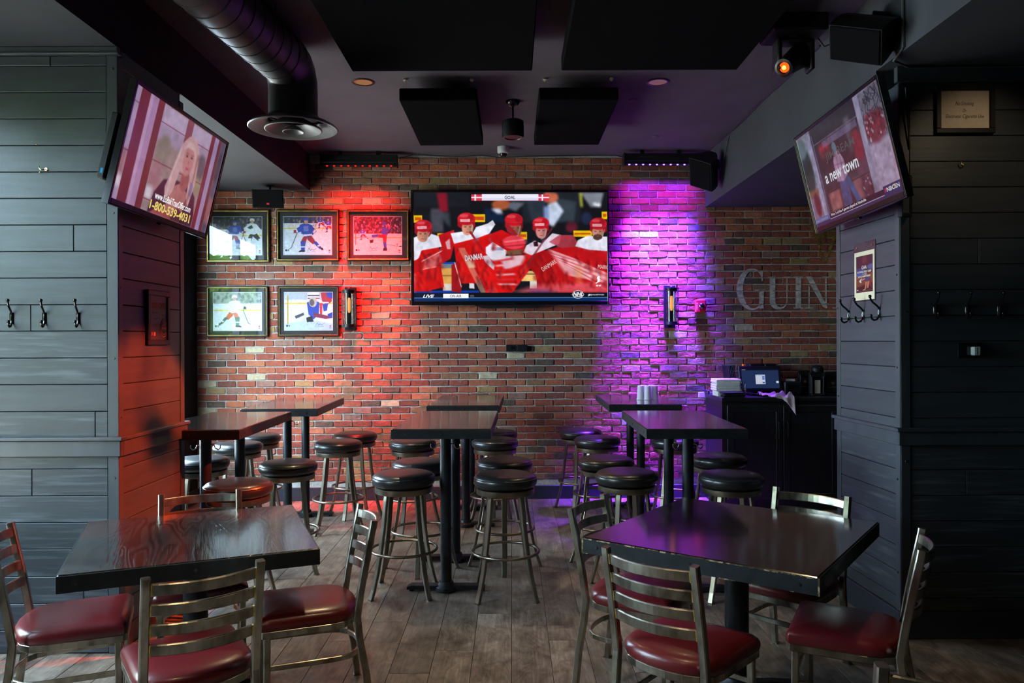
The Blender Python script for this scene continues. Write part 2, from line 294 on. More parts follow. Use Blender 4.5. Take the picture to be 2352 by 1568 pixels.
# ---------------------------------------------------------------- mesh helpers
class MB:
    def __init__(s): s.v = []; s.f = []; s.s = []; s.M = None; s.mi = []
    def add(s, vs, fs, smooth=False, mi=0):
        o = len(s.v)
        for p in vs:
            p = Vector(p)
            if s.M is not None: p = s.M @ p
            s.v.append(p)
        for f in fs: s.f.append([i + o for i in f]); s.s.append(smooth); s.mi.append(mi)
        return s
    def box(s, x0, x1, y0, y1, z0, z1, c=0.0, mi=0):
        if c <= 0:
            vs = [(x, y, z) for x in (x0, x1) for y in (y0, y1) for z in (z0, z1)]
            return s.add(vs, [(0, 1, 3, 2), (4, 6, 7, 5), (0, 4, 5, 1), (2, 3, 7, 6), (0, 2, 6, 4), (1, 5, 7, 3)], mi=mi)
        lo, hi = (x0, y0, z0), (x1, y1, z1); vs = []; ix = {}
        for sx in (0, 1):
            for sy in (0, 1):
                for sz in (0, 1):
                    sg = (sx, sy, sz)
                    for a in range(3):
                        ix[(sx, sy, sz, a)] = len(vs)
                        vs.append(tuple((hi[i] if sg[i] else lo[i]) + (0 if i == a else (-c if sg[i] else c)) for i in range(3)))
        fs = []
        for a in range(3):
            b, d = (a + 1) % 3, (a + 2) % 3
            for sa in (0, 1):
                q = []
                for sb, sd in ((0, 0), (1, 0), (1, 1), (0, 1)):
                    k = [0, 0, 0]; k[a], k[b], k[d] = sa, sb, sd; q.append(ix[(*k, a)])
                fs.append(q)
        for a in range(3):                       # edges run along axis a
            b, d = (a + 1) % 3, (a + 2) % 3
            for sb in (0, 1):
                for sd in (0, 1):
                    k0 = [0, 0, 0]; k0[b], k0[d] = sb, sd; k1 = list(k0); k1[a] = 1
                    fs.append([ix[(*k0, b)], ix[(*k0, d)], ix[(*k1, d)], ix[(*k1, b)]])
        for sx in (0, 1):
            for sy in (0, 1):
                for sz in (0, 1): fs.append([ix[(sx, sy, sz, a)] for a in range(3)])
        return s.add(vs, fs, mi=mi)
    def sweep(s, path, sec, side, closed=False, smooth=False, caps=True, mi=0):
        path = [Vector(p) for p in path]; n = len(path); m = len(sec); side = Vector(side); vs = []
        for i, p in enumerate(path):
            a = path[(i - 1) % n] if (closed or i > 0) else p
            b = path[(i + 1) % n] if (closed or i < n - 1) else p
            t = (b - a).normalized(); u = (side - t * side.dot(t)).normalized(); w = t.cross(u)
            k = 1.0
            if (closed or 0 < i < n - 1):
                c = (p - a).normalized().dot((b - p).normalized()); k = 1 / max(0.6, math.sqrt(max(0.05, (1 + c) / 2)))
            for q in sec: vs.append(p + u * q[0] + w * q[1] * k)
        fs = []
        for i in range(n if closed else n - 1):
            j = (i + 1) % n
            for k in range(m): fs.append((i * m + k, i * m + (k + 1) % m, j * m + (k + 1) % m, j * m + k))
        if caps and not closed: fs += [list(range(m)), [(n - 1) * m + k for k in range(m)][::-1]]
        return s.add(vs, fs, smooth, mi)
    def tube(s, path, r, n=8, closed=False, side=(0.13, 0.27, 0.95), mi=0):
        return s.sweep(path, [(r * math.cos(2 * PI * k / n), r * math.sin(2 * PI * k / n)) for k in range(n)], side, closed, True, True, mi)
    def bar(s, path, w, d, side, closed=False, c=0.15, mi=0):
        x, y = w / 2, d / 2; e = min(w, d) * c
        return s.sweep(path, [(-x + e, -y), (x - e, -y), (x, -y + e), (x, y - e), (x - e, y), (-x + e, y), (-x, y - e), (-x, -y + e)], side, closed, False, True, mi)
    def lathe(s, prof, n=32, c=(0, 0, 0), smooth=True, cap=True, mi=0):
        vs = []; fs = []
        for r, z in prof:
            for k in range(n):
                a = 2 * PI * k / n; vs.append((c[0] + r * math.cos(a), c[1] + r * math.sin(a), c[2] + z))
        for i in range(len(prof) - 1):
            for k in range(n): fs.append((i * n + k, i * n + (k + 1) % n, (i + 1) * n + (k + 1) % n, (i + 1) * n + k))
        if cap:
            fs.append(list(range(n))[::-1]); o = (len(prof) - 1) * n; fs.append([o + k for k in range(n)])
        return s.add(vs, fs, smooth, mi)
    def cyl(s, p0, p1, r, n=16, r1=None, mi=0):
        p0, p1 = Vector(p0), Vector(p1); t = (p1 - p0).normalized(); u = t.orthogonal().normalized(); w = t.cross(u); vs = []
        for p, q in ((p0, r), (p1, r if r1 is None else r1)):
            for k in range(n):
                a = 2 * PI * k / n; vs.append(p + (u * math.cos(a) + w * math.sin(a)) * q)
        fs = [(k, (k + 1) % n, n + (k + 1) % n, n + k) for k in range(n)] + [list(range(n))[::-1], list(range(n, 2 * n))]
        return s.add(vs, fs, True, mi)
    def ball(s, c, r, n=12, m=8, sc=(1, 1, 1), mi=0):
        prof = [(max(1e-4, r * math.sin(PI * i / m)), -r * math.cos(PI * i / m)) for i in range(m + 1)]
        vs = []; fs = []
        for q, z in prof:
            for k in range(n): a = 2 * PI * k / n; vs.append((c[0] + q * math.cos(a) * sc[0], c[1] + q * math.sin(a) * sc[1], c[2] + z * sc[2]))
        for i in range(m):
            for k in range(n): fs.append((i * n + k, i * n + (k + 1) % n, (i + 1) * n + (k + 1) % n, (i + 1) * n + k))
        return s.add(vs, fs, True, mi)
    def prism(s, poly, y0, y1, mi=0):              # polygon in x,z extruded along y
        n = len(poly); vs = [(x, y0, z) for x, z in poly] + [(x, y1, z) for x, z in poly]
        fs = [list(range(n)), list(range(2 * n - 1, n - 1, -1))] + [(k, (k + 1) % n, n + (k + 1) % n, n + k) for k in range(n)]
        return s.add(vs, fs, mi=mi)
    def slab(s, poly, z0, z1, mi=0):               # polygon in x,y extruded along z
        n = len(poly); vs = [(x, y, z0) for x, y in poly] + [(x, y, z1) for x, y in poly]
        fs = [list(range(n))[::-1], list(range(n, 2 * n))] + [(k, (k + 1) % n, n + (k + 1) % n, n + k) for k in range(n)]
        return s.add(vs, fs, mi=mi)
    def frame(s, x0, x1, z0, z1, w, y0, y1, c=0.0, mi=0):   # picture frame in the x,z plane
        for a in ((x0, x1, z1 - w, z1), (x0, x1, z0, z0 + w), (x0, x0 + w, z0 + w, z1 - w), (x1 - w, x1, z0 + w, z1 - w)):
            s.box(a[0], a[1], y0, y1, a[2], a[3], c, mi)
        return s
    def mesh(s, name, mats, fix=True):
        me = bpy.data.meshes.new(name); me.from_pydata([tuple(p) for p in s.v], [], s.f)
        me.polygons.foreach_set('use_smooth', s.s); me.polygons.foreach_set('material_index', s.mi)
        for m in (mats if isinstance(mats, (list, tuple)) else [mats]): me.materials.append(m)
        if fix:
            bm = bmesh.new(); bm.from_mesh(me); bmesh.ops.recalc_face_normals(bm, faces=bm.faces); bm.to_mesh(me); bm.free()
        if any(s.s): me.set_sharp_from_angle(angle=R(40))
        me.update(); return me
    def build(s, name, mats, parent=None, fix=True):
        o = bpy.data.objects.new(name, s.mesh(name, mats, fix)); COL.objects.link(o)
        if parent is not None: o.parent = parent
        return o
def tag(o, label=None, cat=None, group=None, kind=None):
    if label: o['label'] = label
    if cat: o['category'] = cat
    if group: o['group'] = group
    if kind: o['kind'] = kind
    return o
def thing(name, label, cat, loc=(0, 0, 0), rz=0.0, group=None):
    o = bpy.data.objects.new(name, None); COL.objects.link(o); o.location = loc; o.rotation_euler = (0, 0, rz); o.empty_display_size = 0.1
    return tag(o, label, cat, group)
def part(name, me, parent, loc=(0, 0, 0), rz=0.0):
    o = bpy.data.objects.new(name, me); COL.objects.link(o); o.parent = parent; o.location = loc; o.rotation_euler = (0, 0, rz); return o
def dup(root, loc, rz, label, group=None):
    r = root.copy(); COL.objects.link(r); r.location = loc; r.rotation_euler = (0, 0, rz); r['label'] = label
    if group: r['group'] = group
    for ch in root.children:
        c = ch.copy(); COL.objects.link(c); c.parent = r
        for g in ch.children:
            d = g.copy(); COL.objects.link(d); d.parent = c
    return r
def panel_uv(name, x0, x1, z0, z1, y, m, parent):
    me = bpy.data.meshes.new(name); me.from_pydata([(x0, y, z0), (x1, y, z0), (x1, y, z1), (x0, y, z1)], [], [(0, 1, 2, 3)])
    uv = me.uv_layers.new(name='UVMap')
    for i, c in enumerate(((0, 0), (1, 0), (1, 1), (0, 1))): uv.data[i].uv = c
    me.materials.append(m); o = bpy.data.objects.new(name, me); COL.objects.link(o); o.parent = parent; return o
def letters(txt, x, z, w, h, y, m, parent, name='lettering', bold=0.0, shear=0.0, rot=0.0, depth=0.0006, label=None):
    # flat lettering facing -Y, centred on (x, z), fitted into w by h
    cu = bpy.data.curves.new('lettering', 'FONT'); cu.body = txt; cu.size = 1.0; cu.offset = bold; cu.shear = shear; cu.resolution_u = 2
    t = bpy.data.objects.new('lettering', cu); COL.objects.link(t)
    bpy.context.view_layer.update()
    me = bpy.data.meshes.new_from_object(t.evaluated_get(bpy.context.evaluated_depsgraph_get())); bpy.data.objects.remove(t); bpy.data.curves.remove(cu)
    n = len(me.vertices); co = np.empty(n * 3); me.vertices.foreach_get('co', co); co = co.reshape(-1, 3)
    lo, hi = co.min(0), co.max(0); k = (hi - lo); k[k == 0] = 1
    X = ((co[:, 0] - lo[0]) / k[0] - 0.5) * w; Z = ((co[:, 1] - lo[1]) / k[1] - 0.5) * h
    c, s_ = math.cos(rot), math.sin(rot)
    out = np.stack([x + X * c - Z * s_, np.full(n, y), z + X * s_ + Z * c], 1)
    me.vertices.foreach_set('co', out.ravel()); me.materials.clear(); me.materials.append(m); me.update()
    o = bpy.data.objects.new(name, me); COL.objects.link(o); o.parent = parent
    if label: o['label'] = label
    return o
# ---------------------------------------------------------------- setting: floor, walls, ceiling, pillars, windows
CEIL, SOF_L, SOF_R, SOF_RN = 3.49, 3.125, 2.965, 3.06
XL, LF, LB = -2.03, 3.95, 4.74             # left pillar: side plane, front plane, back plane
XR, RF, RB = 2.078, 4.105, 4.834           # right pillar
XR2 = 2.05
X_MIN, X_MAX, Y_MIN = -3.17, 4.6, -2.6

def struct(name, b, m, fix=True): return tag(b.build(name, m, None, fix), kind='structure')

fl = struct('floor', MB().box(X_MIN - 0.2, X_MAX + 0.2, Y_MIN - 0.2, 8.2, -0.06, -0.004), K['grout'])
PW, PL = 0.1985, 1.21
tiles = []
for i in range(-17, 18):
    x0 = -0.008 + i * PW
    off = (i % 3) * 0.405 + (0.13 if i % 2 else 0)
    y = 1.15 + off - PL
    while y < 7.9:
        a, b = max(y, 1.15), min(y + PL, wallY(x0))
        if b - a > 0.06: tiles.append((x0, a, b))
        y += PL
for x0, a, b in tiles:
    m_ = MB().box(-PW / 2 + 0.0012, PW / 2 - 0.0012, -(b - a) / 2 + 0.0012, (b - a) / 2 - 0.0012, -0.006, 0.0, 0.0015)
    part('plank', m_.mesh('plank', K['tile']), fl, (x0 + PW / 2, (a + b) / 2, 0))

# brick wall: mortar bed, 300 individual bricks in plain view, the rest in one mesh
AW = math.atan(WSL)
bx0, bx1 = -3.165, 3.75
wb = bpy.data.objects.new('wall_back', MB().add([(bx0 - .03, wallY(bx0 - .03), 0), (X_MAX, wallY(X_MAX), 0), (X_MAX, wallY(X_MAX), CEIL + .05), (bx0 - .03, wallY(bx0 - .03), CEIL + .05)], [(0, 1, 2, 3)]).mesh('wall_back', K['mortar'], False))
COL.objects.link(wb); tag(wb, kind='structure')
BP, CH, BH, JT = 0.1945, 0.0683, 0.0585, 0.0095
PAL = [((0.235, 0.064, 0.042), 30), ((0.190, 0.050, 0.038), 24), ((0.285, 0.088, 0.052), 14), ((0.140, 0.048, 0.040), 12), ((0.175, 0.090, 0.055), 7), ((0.085, 0.055, 0.045), 6),
       ((0.205, 0.105, 0.090), 6), ((0.320, 0.115, 0.070), 5), ((0.240, 0.150, 0.075), 3), ((0.360, 0.290, 0.215), 3)]
PALX = [(c[0] * 1.22, c[1] * 1.26, c[2] * 1.12) for c, w in PAL for _ in range(w)]
def brick_mb(L, mb=None, T=None):
    # tumbled brick face: jittered, chipped chamfer, no back
    h, e = BH / 2, 0.0048; r = RND.uniform
    pr = -0.0092 + r(-0.0030, 0.0022); d = 0.004
    q = [r(.003, .008) if r(0, 1) < .85 else r(.009, .016) for _ in range(4)]; a, hh = L / 2, h
    seq = [(-a + q[0], -hh), (-a / 4, -hh), (a / 3, -hh), (a - q[1], -hh), (a, -hh + q[1] * .6), (a, hh - q[2] * .6), (a - q[2], hh), (a / 4, hh), (-a / 3, hh), (-a + q[3], hh), (-a, hh - q[3] * .6), (-a, -hh + q[0] * .6)]
    pts0, rim, pts1 = [], [], []
    for k, (x, z) in enumerate(seq):
        jx, jz = r(-.0012, .0012), r(-.0020, .0016) * (1 if z > 0 else -1)
        pts0.append((x + jx, 0.002, z + jz)); rim.append((x + jx, pr + r(.0035, .006), z + jz))
        ex = e * r(.6, 1.3) if abs(x) > a * .8 else 0; ez = e * r(.5, 1.1) if abs(z) > hh * .5 else 0
        pts1.append((x + jx - math.copysign(ex, x), pr + r(-.0010, .0016), z + jz - math.copysign(ez, z)))
    vs = pts0 + rim + pts1; n = 12
    fs = [(k, (k + 1) % n, n + (k + 1) % n, n + k) for k in range(n)] + [(n + k, n + (k + 1) % n, 2 * n + (k + 1) % n, 2 * n + k) for k in range(n)] + [tuple(2 * n + k for k in range(n))]
    return vs, fs
def tone_mesh(name, vs, fs, tones, per):
    me = bpy.data.meshes.new(name); me.from_pydata(vs, [], fs)
    ca = me.color_attributes.new('tone', 'FLOAT_COLOR', 'POINT')
    arr = np.ones((len(vs), 4), dtype=np.float32)
    arr[:, :3] = np.repeat(np.array(tones, dtype=np.float32), per, axis=0)
    ca.data.foreach_set('color', arr.ravel()); me.materials.append(K['brick']); me.update(); return me
variants = []
for k in range(60):
    v, f = brick_mb(BP - JT); c = PALX[int(k * len(PALX) / 60)]
    variants.append(tone_mesh('brick', v, f, [c], 36))
bricks = []
z_ref = onwall(520, 788.5)[2]
k0 = -int(z_ref / CH)
def p_of(x, z):
    Y = wallY(x); ux, uy = F * x / Y, F * (EYE - z) / Y; r = R(-.25)
    return 1176 + math.cos(r) * ux - math.sin(r) * uy, 784 + math.sin(r) * ux + math.cos(r) * uy
zrows = []
x_ref = onwall(498.7, 788)[0]
for k in range(k0, 60):
    z = z_ref + k * CH
    if z + BH / 2 > CEIL - 0.004: break
    if z - BH / 2 < 0.14: continue
    zrows.append(z)
    ph = x_ref + (0 if k % 2 == 0 else -BP * 0.5) + RND.uniform(-.012, .012) - BP * 0.5
    n0 = math.ceil((bx0 - ph) / BP - 0.5)
    x = ph + n0 * BP
    if x - BP / 2 - bx0 > 0.035:
        bricks.append(((bx0 + x - BP / 2) / 2 - JT / 4, z, x - BP / 2 - bx0 - JT / 2))
    while x < bx1:
        bricks.append((x + RND.uniform(-.002, .002), z, BP - JT)); x += BP
def occl(px, py):
    if py > 905 or py < 372: return 5
    if 930 < px < 1412 and 425 < py < 715: return 3
    if 460 < px < 955 and 470 < py < 785: return 2
    if px > 1560 and py > 820: return 2
    if px > 1905 or py < 600: return 1.4
    return 0
order = sorted(range(len(bricks)), key=lambda i: occl(*p_of(bricks[i][0], bricks[i][1])) * 1000 + abs(p_of(bricks[i][0], bricks[i][1])[0] - 1120) + (0 if bricks[i][2] > .15 else 900))
single = set(order[:300])
sv, sf, st = [], [], []
Rw = Matrix.Rotation(AW, 3, 'Z')
for i, (x, z, L) in enumerate(bricks):
    if i in single:
        part('brick', variants[RND.randrange(60)], wb, (x, wallY(x), z), AW).scale = (L / (BP - JT), 1, 1)
    else:
        v, f = brick_mb(L); o = len(sv); base = Vector((x, wallY(x), z))
        sv += [tuple(base + Rw @ Vector(p)) for p in v]; sf += [tuple(q + o for q in g) for g in f]; st.append(RND.choice(PALX))
rest = bpy.data.objects.new('brickwork', tone_mesh('brickwork', sv, sf, st, 36)); COL.objects.link(rest); rest.parent = wb; rest['kind'] = 'stuff'

# baseboard of the brick wall
def along_wall(name, x0, x1, off0, off1, z0, z1, m, c=0.004, kind='structure'):
    b = MB(); b.M = Matrix.Translation((0, WALL0, 0)) @ Matrix.Rotation(AW, 4, 'Z')
    k = 1 / math.cos(AW)
    b.box(x0 * k, x1 * k, -off1, -off0, z0, z1, c); o = b.build(name, m); return tag(o, kind=kind) if kind else o
along_wall('baseboard_back', bx0, 4.5, 0.0, 0.022, 0.0, 0.135, K['base'])

# left outer wall with two shop windows, piers, sill wall and lintel
lw = MB()
WT = 0.16
x0, x1 = WX - WT, WX
lw.box(x0, x1, WIN[1][1], 8.0, 0, CEIL + .05); lw.box(x0, x1, WIN[0][1], WIN[1][0], 0, CEIL + .05); lw.box(x0, x1, Y_MIN - .1, WIN[0][0], 0, CEIL + .05)
for a, b in WIN: lw.box(x0, x1, a, b, 0, WZ0); lw.box(x0, x1, a, b, WZ1, CEIL + .05)
struct('wall_left', lw, K['darkwall'])
struct('baseboard_left', MB().box(WX, WX + 0.022, WIN[1][1], wallY(WX) - .03, 0, 0.14, 0.004), K['base'])
for i, (a, b) in enumerate(WIN):
    f = MB(); w = 0.06; xx0, xx1 = WX - 0.11, WX - 0.03
    n = 3 if i == 0 else 2
    f.box(xx0, xx1, a, b, WZ0, WZ0 + w); f.box(xx0, xx1, a, b, WZ1 - w, WZ1)
    st_ = (b - a) / n
    for k in range(n + 1):
        yy = min(max(a + k * st_, a + w / 2), b - w / 2); f.box(xx0, xx1, yy - w / 2, yy + w / 2, WZ0 + w, WZ1 - w)
    win = struct('window_%d' % (i + 1), f, K['winframe'])
    for k in range(n):
        g = MB().add([(WX - .07, a + k * st_ + .02, WZ0 + .03), (WX - .07, a + (k + 1) * st_ - .02, WZ0 + .03), (WX - .07, a + (k + 1) * st_ - .02, WZ1 - .03), (WX - .07, a + k * st_ + .02, WZ1 - .03)], [(0, 1, 2, 3)])
        g.build('pane', K['glass_win'], win, False)
struct('wall_right', MB().box(X_MAX, X_MAX + .15, Y_MIN, 8.1, 0, CEIL + .05), K['darkwall'])
struct('wall_front', MB().box(X_MIN - .15, X_MAX + .15, Y_MIN - .15, Y_MIN, 0, CEIL + .05), K['darkwall'])
struct('ceiling', MB().box(X_MIN - .2, X_MAX + .2, Y_MIN - .2, 8.15, CEIL, CEIL + .12), K['ceiling'])
# lowered soffits either side
sl = MB(); sl.box(WX + .002, XL + .004, Y_MIN, wallY(-3.2) - .004, SOF_L, CEIL)
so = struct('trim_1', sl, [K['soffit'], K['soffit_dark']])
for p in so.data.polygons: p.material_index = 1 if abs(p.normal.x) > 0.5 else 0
s2 = MB(); s2.box(1.985, X_MAX, RF + .06, wallY(2) - .004, SOF_R, CEIL)
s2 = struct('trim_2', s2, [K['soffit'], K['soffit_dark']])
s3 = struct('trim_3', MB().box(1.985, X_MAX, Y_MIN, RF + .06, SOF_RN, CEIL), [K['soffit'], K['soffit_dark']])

# clad pillars -----------------------------------------------------------------
def face(root, M, x0, x1, zs, joints, m, t, name='plank'):
    """horizontal planks facing local -Y between x0 and x1; joints: {row: [x, ...]}"""
    for r in range(len(zs) - 1):
        xs = [x0] + sorted(joints.get(r, [])) + [x1]
        for a, b in zip(xs, xs[1:]):
            q = MB(); hw, hh = (b - a) / 2 - .0012, (zs[r + 1] - zs[r]) / 2 - .0016
            q.box(-hw, hw, -t, 0, -hh, hh, .0022)
            me = MB(); me.M = M.to_3x3().to_4x4(); me.add(q.v, q.f)
            part(name, me.mesh(name, m(r) if callable(m) else m), root, M @ Vector(((a + b) / 2, 0, (zs[r] + zs[r + 1]) / 2)))
def zfront(y, Y, x=150): return EYE - ray(x, y)[1] * Y
pl = tag(MB().box(WX, XL - .014, LF + .014, LB - .014, 0, SOF_L).build('wall_left_pillar', K['darkwall']), kind='structure')
Yp = LF
upper = [zfront(y, Yp) for y in (1006, 945, 883, 822, 760, 699.5, 638, 577, 516, 455, 394.5, 333.5, 272, 211.5, 151, 128)]
lower = [0.004] + [zfront(y, Yp) for y in (1448, 1386, 1324, 1261, 1200, 1139, 1077, 1048)]
Tf = Matrix.Translation((0, LF + .014, 0))
def pxX(px, Y): return ray(px, 800)[0] * Y
xe = pxX(247, LF)
face(pl, Tf, WX + .004, xe, upper, {0: [pxX(218, LF)], 4: [pxX(71, LF)], 7: [pxX(170, LF)], 14: [pxX(118, LF)], 10: [-2.95]}, lambda r: K['paint_worn'] if r in (0, 2, 3) else K['paint'], .014)
face(pl, Tf, WX + .004, xe, lower, {6: [pxX(72, LF)], 2: [pxX(190, LF)], 4: [-2.9]}, K['paint_worn'], .014)
Ts = Matrix.Translation((XL - .014, 0, 0)) @ Matrix.Rotation(R(90), 4, 'Z')
face(pl, Ts, LF + .045, LB - .055, upper[:15] + [SOF_L - .002], {}, K['paint_y'], .014)
face(pl, Ts, LF + .045, LB - .055, lower, {}, K['paint_y'], .014)
ct = MB(); e = .004
for z0, z1 in ((0.004, lower[-1]), (upper[0], upper[-1])):
    ct.box(xe + .001, XL + e, LF - e, LF + .044, z0, z1, .003); ct.box(XL - .015, XL + e, LB - .054, LB, z0, z1, .003)
ct.build('corner_trim', K['trim'], pl)
rl = MB(); z0, z1 = lower[-1], upper[0]
rl.box(WX + .004, XL + .020, LF - .022, LF + .013, z0, z1 - .012, .003); rl.box(XL - .013, XL + .020, LF + .013, LB + .006, z0, z1 - .012, .003)
rl.box(WX + .004, XL + .034, LF - .036, LF + .013, z1 - .012, z1 + .006, .003); rl.box(XL - .013, XL + .034, LF + .013, LB + .016, z1 - .012, z1 + .006, .003)
rl.build('chair_rail', K['trim'], pl)
cr = MB(); cr.box(WX + .004, XL + .012, LF - .020, LF + .013, upper[-1] + .012, SOF_L - .002, .003); cr.box(WX + .004, XL + .018, LF - .026, LF + .013, upper[-1], upper[-1] + .012, .002)
cr.build('crown_board', K['trim'], pl)
def screw(root, p, n, r=.0065):
    n = Vector(n); b = MB().cyl(p, Vector(p) + n * .003, r, 10, r * .8); b.build('screw', K['bolt'], root)
for y in (158, 489, 823, 1097): screw(pl, (pxX(263, LF), LF - .004, zfront(y, LF, 263)), (0, -1, 0))
for y in (660, 960, 300): screw(pl, (XL + .004, LF + .02, zfront(y, LF, 270)), (1, 0, 0), .005)

pr_ = tag(MB().slab([(XR + .014, RF + .014), (X_MAX, RF + .014), (X_MAX, RB - .014), (XR2 + .014, RB - .014)], 0, SOF_R).build('wall_right_pillar', K['darkwall']), kind='structure')
MB().slab([(XR + .014, RF + .014), (X_MAX, RF + .014), (X_MAX, RF + .05), (XR + .014, RF + .05)], SOF_R, SOF_RN).build('crown_block', K['darkwall'], pr_)
def zr(y, x=2200): return EYE - ray(x, y)[1] * RF
rb_t, rl0, rl1 = 0.145, zr(1022, 2066), zr(984, 2066)
step = 59.0
up = [rl1]; y = 984 - 46
ys = [1000 - 0]
upz = [rl1] + [rl1 + .055 + k * .1375 for k in range(15)]
upz = [z for z in upz if z < SOF_RN - .10] + [SOF_RN - .085]
loz = [rb_t] + [rb_t + .07 + k * .1375 for k in range(8)]
loz = [z for z in loz if z < rl0 - .04] + [rl0]
Tr = Matrix.Translation((0, RF + .014, 0))
face(pr_, Tr, XR + .055, X_MAX - .002, upz, {7: [2.50], 9: [2.95], 3: [3.3], 11: [3.2]}, K['paint'], .014)
face(pr_, Tr, XR + .055, X_MAX - .002, loz, {5: [2.43], 2: [3.05], 3: [2.9]}, K['paint_worn'], .014)
LR = math.hypot(XR - XR2, RB - RF)
ang = math.atan2(XR - XR2, RB - RF)
Tq = Matrix.Translation((XR2 + .014, RB, 0)) @ Matrix.Rotation(R(-90) + ang, 4, 'Z')
face(pr_, Tq, .05, LR - .045, upz, {}, K['paint_y'], .014)
face(pr_, Tq, .05, LR - .045, loz, {}, K['paint_y_worn'], .014)
ct = MB(); ct.M = Tq
for z0, z1 in ((.0, rl0), (rl1, SOF_RN - .085)):
    ct.box(0.0, .049, -.018, .01, z0, z1, .003); ct.box(LR - .044, LR + .002, -.018, .012, z0, z1, .003)
ct.M = None
for z0, z1 in ((.0, rl0), (rl1, SOF_RN - .085)): ct.box(XR + .001, XR + .054, RF - .004, RF + .013, z0, z1, .003)
ct.build('corner_trim', K['trim'], pr_)
rl = MB(); rl.M = Tq; rl.box(-.012, LR + .018, -.030, .01, rl0, rl1 - .016, .003); rl.box(-.02, LR + .028, -.044, .01, rl1 - .016, rl1 + .004, .003); rl.M = None
rl.box(XR - .018, X_MAX - .002, RF - .018, RF + .013, rl0, rl1 - .016, .003); rl.box(XR - .030, X_MAX - .002, RF - .030, RF + .013, rl1 - .016, rl1 + .004, .003)
rl.build('chair_rail', K['trim'], pr_)
bb = MB(); bb.M = Tq; bb.box(-.004, LR + .012, -.030, .01, 0, rb_t, .004); bb.M = None; bb.box(XR - .012, X_MAX - .002, RF - .012, RF + .013, 0, rb_t, .004)
bb.build('baseboard', K['base'], pr_)
cb = MB(); cb.box(XR - .02, X_MAX - .002, RF - .022, RF + .013, SOF_RN - .085, SOF_RN - .002, .003); cb.M = Tq; cb.box(-.0, LR + .02, -.03, .01, SOF_R - .09, SOF_R - .002, .003)
cb.build('crown_board', K['trim'], pr_)
for z in (.35, .85, 1.45, 1.95, 2.4): screw(pr_, Tq @ Vector((LR - .022, -.018, z)), Tq.to_3x3() @ Vector((0, -1, 0)))
for z in (.6, 1.25, 1.8, 2.55): screw(pr_, Tq @ Vector((.024, -.018, z)), Tq.to_3x3() @ Vector((0, -1, 0)))
for z in (.35, .95, 1.75): screw(pr_, (XR + .03, RF - .004, z), (0, -1, 0))
for px in (2157, 2281): screw(pr_, (pxX(px, RF - .02), RF - .022, SOF_RN - .03), (0, -1, 0), .004)

# the street side: paving and trees that the windows (and the picture glass) look out on
struct('ground', MB().box(-16, WX - .16, -14, 14, -.25, -.12), K['ground'])
def tree(label, x, y, r, h, n, seed):
    rnd = random.Random(seed); t = thing('street_tree', label, 'tree', (x, y, -.12), 0, 'trees along the pavement outside')
    MB().lathe([(.14, 0), (.10, h * .4), (.07, h * .8)], 10).build('trunk', K['bark'], t)
    vs, fs = [], []
    for _ in range(n):
        d = Vector((rnd.gauss(0, 1), rnd.gauss(0, 1), rnd.gauss(0, 1))).normalized() * (r * rnd.uniform(.55, 1.05))
        c = Vector((d.x, d.y, h * .62 + d.z * (h * .42) / r)); a = Vector((rnd.gauss(0, 1), rnd.gauss(0, 1), rnd.gauss(0, 1))).normalized(); b = a.orthogonal().normalized(); s = rnd.uniform(.09, .19)
        o = len(vs); vs += [tuple(c - a * s), tuple(c + b * s * .5), tuple(c + a * s), tuple(c - b * s * .5)]; fs.append((o, o + 1, o + 2, o + 3))
    f = MB().add(vs, fs).build('foliage', K['leaf'], t, False); f['kind'] = 'stuff'
tree('leafy green tree on the pavement outside, in line with the thick pillar', -6.7, 1.3, 1.2, 3.3, 5000, 1)
tree('leafy green tree on the pavement outside, level with the viewer', -6.5, -1.9, 1.35, 3.5, 6000, 2)
tree('leafy green tree on the pavement outside, farthest behind the viewer', -6.6, -5.6, 1.5, 3.9, 5000, 3)
tree('small leafy tree across the pavement, opposite the brick wall end', -8.6, 5.2, 1.3, 2.8, 3500, 4)
# ---------------------------------------------------------------- furniture
# bar stool -----------------------------------------------------------------
SZ = 0.77
def stool_meshes():
    d = {}
    c = MB(); c.lathe([(.001, 0), (.150, 0), (.178, .004), (.193, .016), (.2005, .034), (.2015, .048), (.197, .064), (.183, .078), (.160, .085), (.12, .0885), (.06, .0905), (.001, .091)], 48, (0, 0, SZ - .091), True, False)
    d['cushion'] = c.mesh('cushion', K['vinyl_black'])
    s = MB(); s.tube([(.1985 * math.cos(a), .1985 * math.sin(a), SZ - .091 + .060) for a in [2 * PI * k / 40 for k in range(40)]], .0032, 6, True, (0, 0, 1)); d['seam'] = s.mesh('seam', K['vinyl_black'])
    b = MB(); b.lathe([(.150, 0), (.182, 0), (.184, .003), (.184, .034), (.178, .037), (.150, .037)], 48, (0, 0, SZ - .091 - .038), True, False); d['seat_band'] = b.mesh('seat_band', K['bronze'])
    path = [(.128, SZ - .10), (.140, .60), (.158, .44), (.180, .30), (.206, .17), (.236, .06), (.256, 0.004)]
    l = MB(); l.bar([(r, 0, z) for r, z in path], .034, .020, (0, 1, 0), c=.2); l.box(.243, .268, -.016, .016, 0, .006); d['leg'] = l.mesh('leg', K['bronze'])
    f = MB(); f.tube([(.209 * math.cos(a), .209 * math.sin(a), .275) for a in [2 * PI * k / 48 for k in range(48)]], .0095, 10, True, (0, 0, 1)); d['foot_ring'] = f.mesh('foot_ring', K['bronze'])
    return d
SM = stool_meshes()
